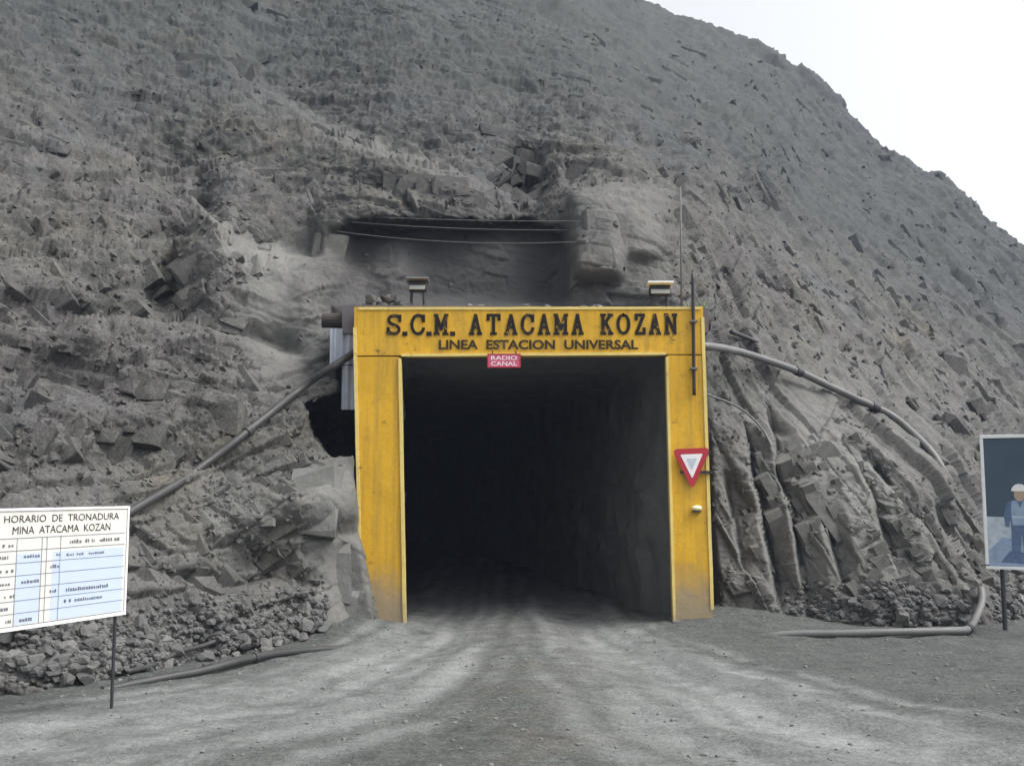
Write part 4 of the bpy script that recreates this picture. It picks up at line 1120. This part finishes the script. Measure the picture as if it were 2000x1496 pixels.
poly_on([(-pw/2+.03, pbm+.03), (pw/2-.03, pbm+.03), (pw/2-.03, hz_), (pw/2-.3, hz_+.05), (0.2, hz_-.02), (-pw/2+.03, hz_+.01)], .001, 'printed_ground', 'poster_pale')
poly_on([(-pw/2+.03, pbm+.03), (pw/2-.03, pbm+.03), (pw/2-.03, pbm+.42), (.35, pbm+.36), (.05, pbm+.58), (-.35, pbm+.5), (-.6, pbm+.55), (-pw/2+.03, pbm+.3)], .002, 'printed_water', 'poster_mid')
poly_on([(-.65, pbm+.10), (.1, pbm+.06), (.3, pbm+.22), (-.1, pbm+.36), (-.3, pbm+.28), (-.5, pbm+.30)], .003, 'printed_shape', 'poster_blue')
def ell(cx, cz, rx, rz_, n=20): return [(cx + rx * math.cos(2 * math.pi * k / n), cz + rz_ * math.sin(2 * math.pi * k / n)) for k in range(n)]
fx, fz = -0.30, pt - 1.0
poly_on([(fx-.10, fz-.15), (fx-.19, fz-.19), (fx-.235, fz-.27), (fx-.27, fz-.45), (fx-.25, fz-.63), (fx-.19, fz-.64), (fx-.17, fz-.5), (fx-.16, fz-.7), (fx-.17, fz-1.12), (fx-.03, fz-1.12), (fx, fz-.78), (fx+.04, fz-1.12), (fx+.18, fz-1.12), (fx+.17, fz-.7), (fx+.18, fz-.5), (fx+.2, fz-.64), (fx+.27, fz-.62), (fx+.27, fz-.42), (fx+.235, fz-.26), (fx+.18, fz-.18), (fx+.1, fz-.15)], .004, 'printed_figure', 'poster_blue')
poly_on([(fx-.13, fz-.17), (fx-.05, fz-.17), (fx, fz-.30), (fx+.05, fz-.17), (fx+.13, fz-.17), (fx+.15, fz-.34), (fx+.135, fz-.6), (fx-.135, fz-.6), (fx-.15, fz-.34)], .005, 'printed_vest', 'poster_mid')
poly_on([(fx-.14, fz-.44), (fx+.14, fz-.44), (fx+.138, fz-.48), (fx-.138, fz-.48)], .006, 'printed_stripe', 'poster_pale')
poly_on(ell(fx, fz-.06, .09, .12), .005, 'printed_face', 'poster_skin')
poly_on([(fx-.16, fz)] + [(fx + .13 * math.cos(t), fz + .13 * math.sin(t)) for t in np.linspace(math.pi, 0, 12)] + [(fx+.15, fz)], .006, 'printed_helmet', 'white_paint')

# ------------------------------------------------------------------ rubble
def rock_mesh(seed):
    r_ = random.Random(seed); bm = bmesh.new()
    sx, sy, sz = r_.uniform(.8, 1.3), r_.uniform(.7, 1.1), r_.uniform(.5, .85)
    for _ in range(17):
        v = Vector((r_.gauss(0, 1), r_.gauss(0, 1), r_.gauss(0, 1))).normalized() * r_.uniform(.82, 1.05)
        bm.verts.new((v.x * sx * .5, v.y * sy * .5, v.z * sz * .5))
    h = bmesh.ops.convex_hull(bm, input=bm.verts[:])
    bmesh.ops.delete(bm, geom=[v for v in bm.verts if not v.link_faces], context='VERTS')
    bmesh.ops.recalc_face_normals(bm, faces=bm.faces[:])
    m_ = bpy.data.meshes.new('rock'); bm.to_mesh(m_); bm.free(); return m_
RM = [rock_mesh(100 + k) for k in range(14)]; RP = [m_.copy() for m_ in RM]
for m_ in RM: m_.materials.append(M['stone'])
for m_ in RP: m_.materials.append(M['pale_stone'])
def place_rock(pos, s, label, group, pale=False):
    o = bpy.data.objects.new('rock', random.choice(RP if pale else RM)); C.objects.link(o)
    o.location = pos; o.scale = (s, s, s)
    o.rotation_euler = (random.uniform(-.5, .5), random.uniform(-.5, .5), random.uniform(0, 6.28))
    size = 'large' if s > 0.3 else 'small' if s < 0.18 else 'middling'
    tag(o, f"{size} {'pale dusty' if pale else 'dark grey'} rock {label}", 'rock', group)
def bank_rocks(n, region, smin, smax, label, group, pale=0.25, power=2.2):
    for _ in range(n):
        u, v = region()
        s = smin + (smax - smin) * random.random() ** power
        q_ = surf(u, v).copy()
        g = gz(q_[0], q_[1])
        q_[1] -= s * 0.10
        if q_[2] < g: 
            q_ = at(u, v, 1.0); k = (EYE[2] - 0.0) / max(EYE[2] - q_[2], 1e-3); q_ = at(u, v, k); q_[2] = gz(q_[0], q_[1]) + s * 0.14
        place_rock(tuple(q_), s, label, group, random.random() < pale)
def reg_left():
    u = random.uniform(-60, 640); vb = np.interp(u, [-60, 250, 640], [1345, 1335, 1272]); return u, random.triangular(vb - 125, vb, vb - 25)
def reg_right():
    u = random.uniform(1640, 1905); return u, random.triangular(1140, 1232, 1215)
def reg_board():
    return random.uniform(1930, 2070), random.triangular(1110, 1230, 1205)
bank_rocks(165, reg_left, 0.12, 0.36, 'in the rubble at the foot of the left bank', 'rubble at the foot of the left bank')
bank_rocks(60, reg_right, 0.10, 0.42, 'in the rubble behind the bent ground pipe', 'rubble behind the ground pipe', 0.5)
bank_rocks(50, reg_board, 0.10, 0.40, 'in the rubble under the picture board', 'rubble under the picture board', 0.3)
for k in range(58):
    heap = k < 34
    u = random.gauss(742, 30) if heap else random.choice([random.uniform(690, 1120), random.uniform(1100, 1340)])
    yy = PY + TH + random.uniform(0.12, 0.75); s = random.uniform(0.10, 0.30)
    x = (u - 1000) / FOC * yy / cp
    top = 0.30 * math.exp(-((u - 742) / 40) ** 2) * random.random() if heap else 0
    place_rock((x, yy, zt + 0.08 + s * 0.14 + top), s, 'fallen on the roof slab behind the lintel', 'rocks fallen on the roof slab', random.random() < .4)

# small stones, too many to count: one mesh each
def stones(name, pts, sizes, mat, label):
    vs, fs = [], []
    tmpl = []
    for m_ in RM[:6]:
        tmpl.append((np.array([v.co[:] for v in m_.vertices]), [tuple(p_.vertices) for p_ in m_.polygons]))
    small = []
    for k in range(6):
        r_ = random.Random(900 + k); bm = bmesh.new(); bmesh.ops.create_icosphere(bm, subdivisions=1, radius=0.5)
        for v in bm.verts: v.co = Vector((v.co.x * 1.1, v.co.y * .9, v.co.z * .7)) * r_.uniform(.75, 1.2)
        small.append((np.array([v.co[:] for v in bm.verts]), np.array([[v.index for v in f.verts] for f in bm.faces]))); bm.free()
    VA, FA, off = [], [], 0
    for (x, y, z), s in zip(pts, sizes):
        tv_, tf_ = small[random.randrange(6)]
        an = random.uniform(0, 6.28); c, si = math.cos(an), math.sin(an)
        rv = tv_ @ np.array([[c, si, 0], [-si, c, 0], [0, 0, 1]]) * s
        VA.append(rv + np.array([x, y, z])); FA.append(tf_ + off); off += len(tv_)
    VA = np.concatenate(VA); FA = np.concatenate(FA)
    m_ = bpy.data.meshes.new(name)
    m_.from_pydata(VA.tolist(), [], FA.tolist()); m_.update()
    o = link(name, m_, M[mat]); return tag(o, label, kind='stuff')
n = 8000
yy = 7.5 + 13 * rng.random(n) ** 1.2; xx = (rng.random(n) - 0.5) * (yy * 1.15 + 3)
den = fbm(np.stack([xx, yy, np.zeros(n)], -1) * 0.7, 3, 77)
trk = np.minimum(path_dist(xx, yy, TRK_R), path_dist(xx, yy, TRK_L))
ok = (den + 0.35 * np.clip(trk - 0.5, -0.6, 1) + 0.15 * rng.standard_normal(n) > 0.0)
xx, yy = xx[ok], yy[ok]
ss = 0.009 + 0.06 * rng.random(len(xx)) ** 6
zz = ground_z(xx, yy) + ss * 0.1
stones('gravel', np.stack([xx, yy, zz], -1), ss, 'gravel', 'small grey gravel scattered over the dirt yard')
pp, s2 = [], []
for k in range(4200):
    z_ = random.random()
    if z_ < 0.55: u, v = reg_left(); v += random.uniform(-45, 12)
    elif z_ < 0.8: u, v = reg_right(); u += random.uniform(-140, 0); v += random.uniform(-15, 8)
    else: u, v = reg_board()
    q_ = surf(u, v)
    if q_[2] < gz(q_[0], q_[1]): continue
    s = random.uniform(0.03, 0.13) if random.random() < .8 else random.uniform(.1, .2)
    pp.append((q_[0], q_[1] - s * 0.15, q_[2])); s2.append(s)
stones('scree', pp, s2, 'stone', 'fine broken rock lying on the foot of both banks')

# ------------------------------------------------------------------ haze
bm = bmesh.new(); box(bm, (0, 45, 30), (330, 230, 72))
hz = bpy.data.materials.new('haze'); hz.use_nodes = True
t = hz.node_tree; t.nodes.remove(t.nodes['Principled BSDF'])
pv = t.nodes.new('ShaderNodeVolumePrincipled')
pv.inputs['Color'].default_value = (0.58, 0.70, 0.98, 1)
pv.inputs['Density'].default_value = 0.0008
pv.inputs['Anisotropy'].default_value = 0.2
t.links.new(pv.outputs['Volume'], t.nodes['Material Output'].inputs['Volume'])
ho = from_bm('haze', bm, hz); tag(ho, 'pale dusty air over the yard and hillside', kind='stuff')
print('hill top z', flat[:, 2].max(), 'x', flat[:, 0].min(), flat[:, 0].max(), 'y', flat[:, 1].min(), flat[:, 1].max())
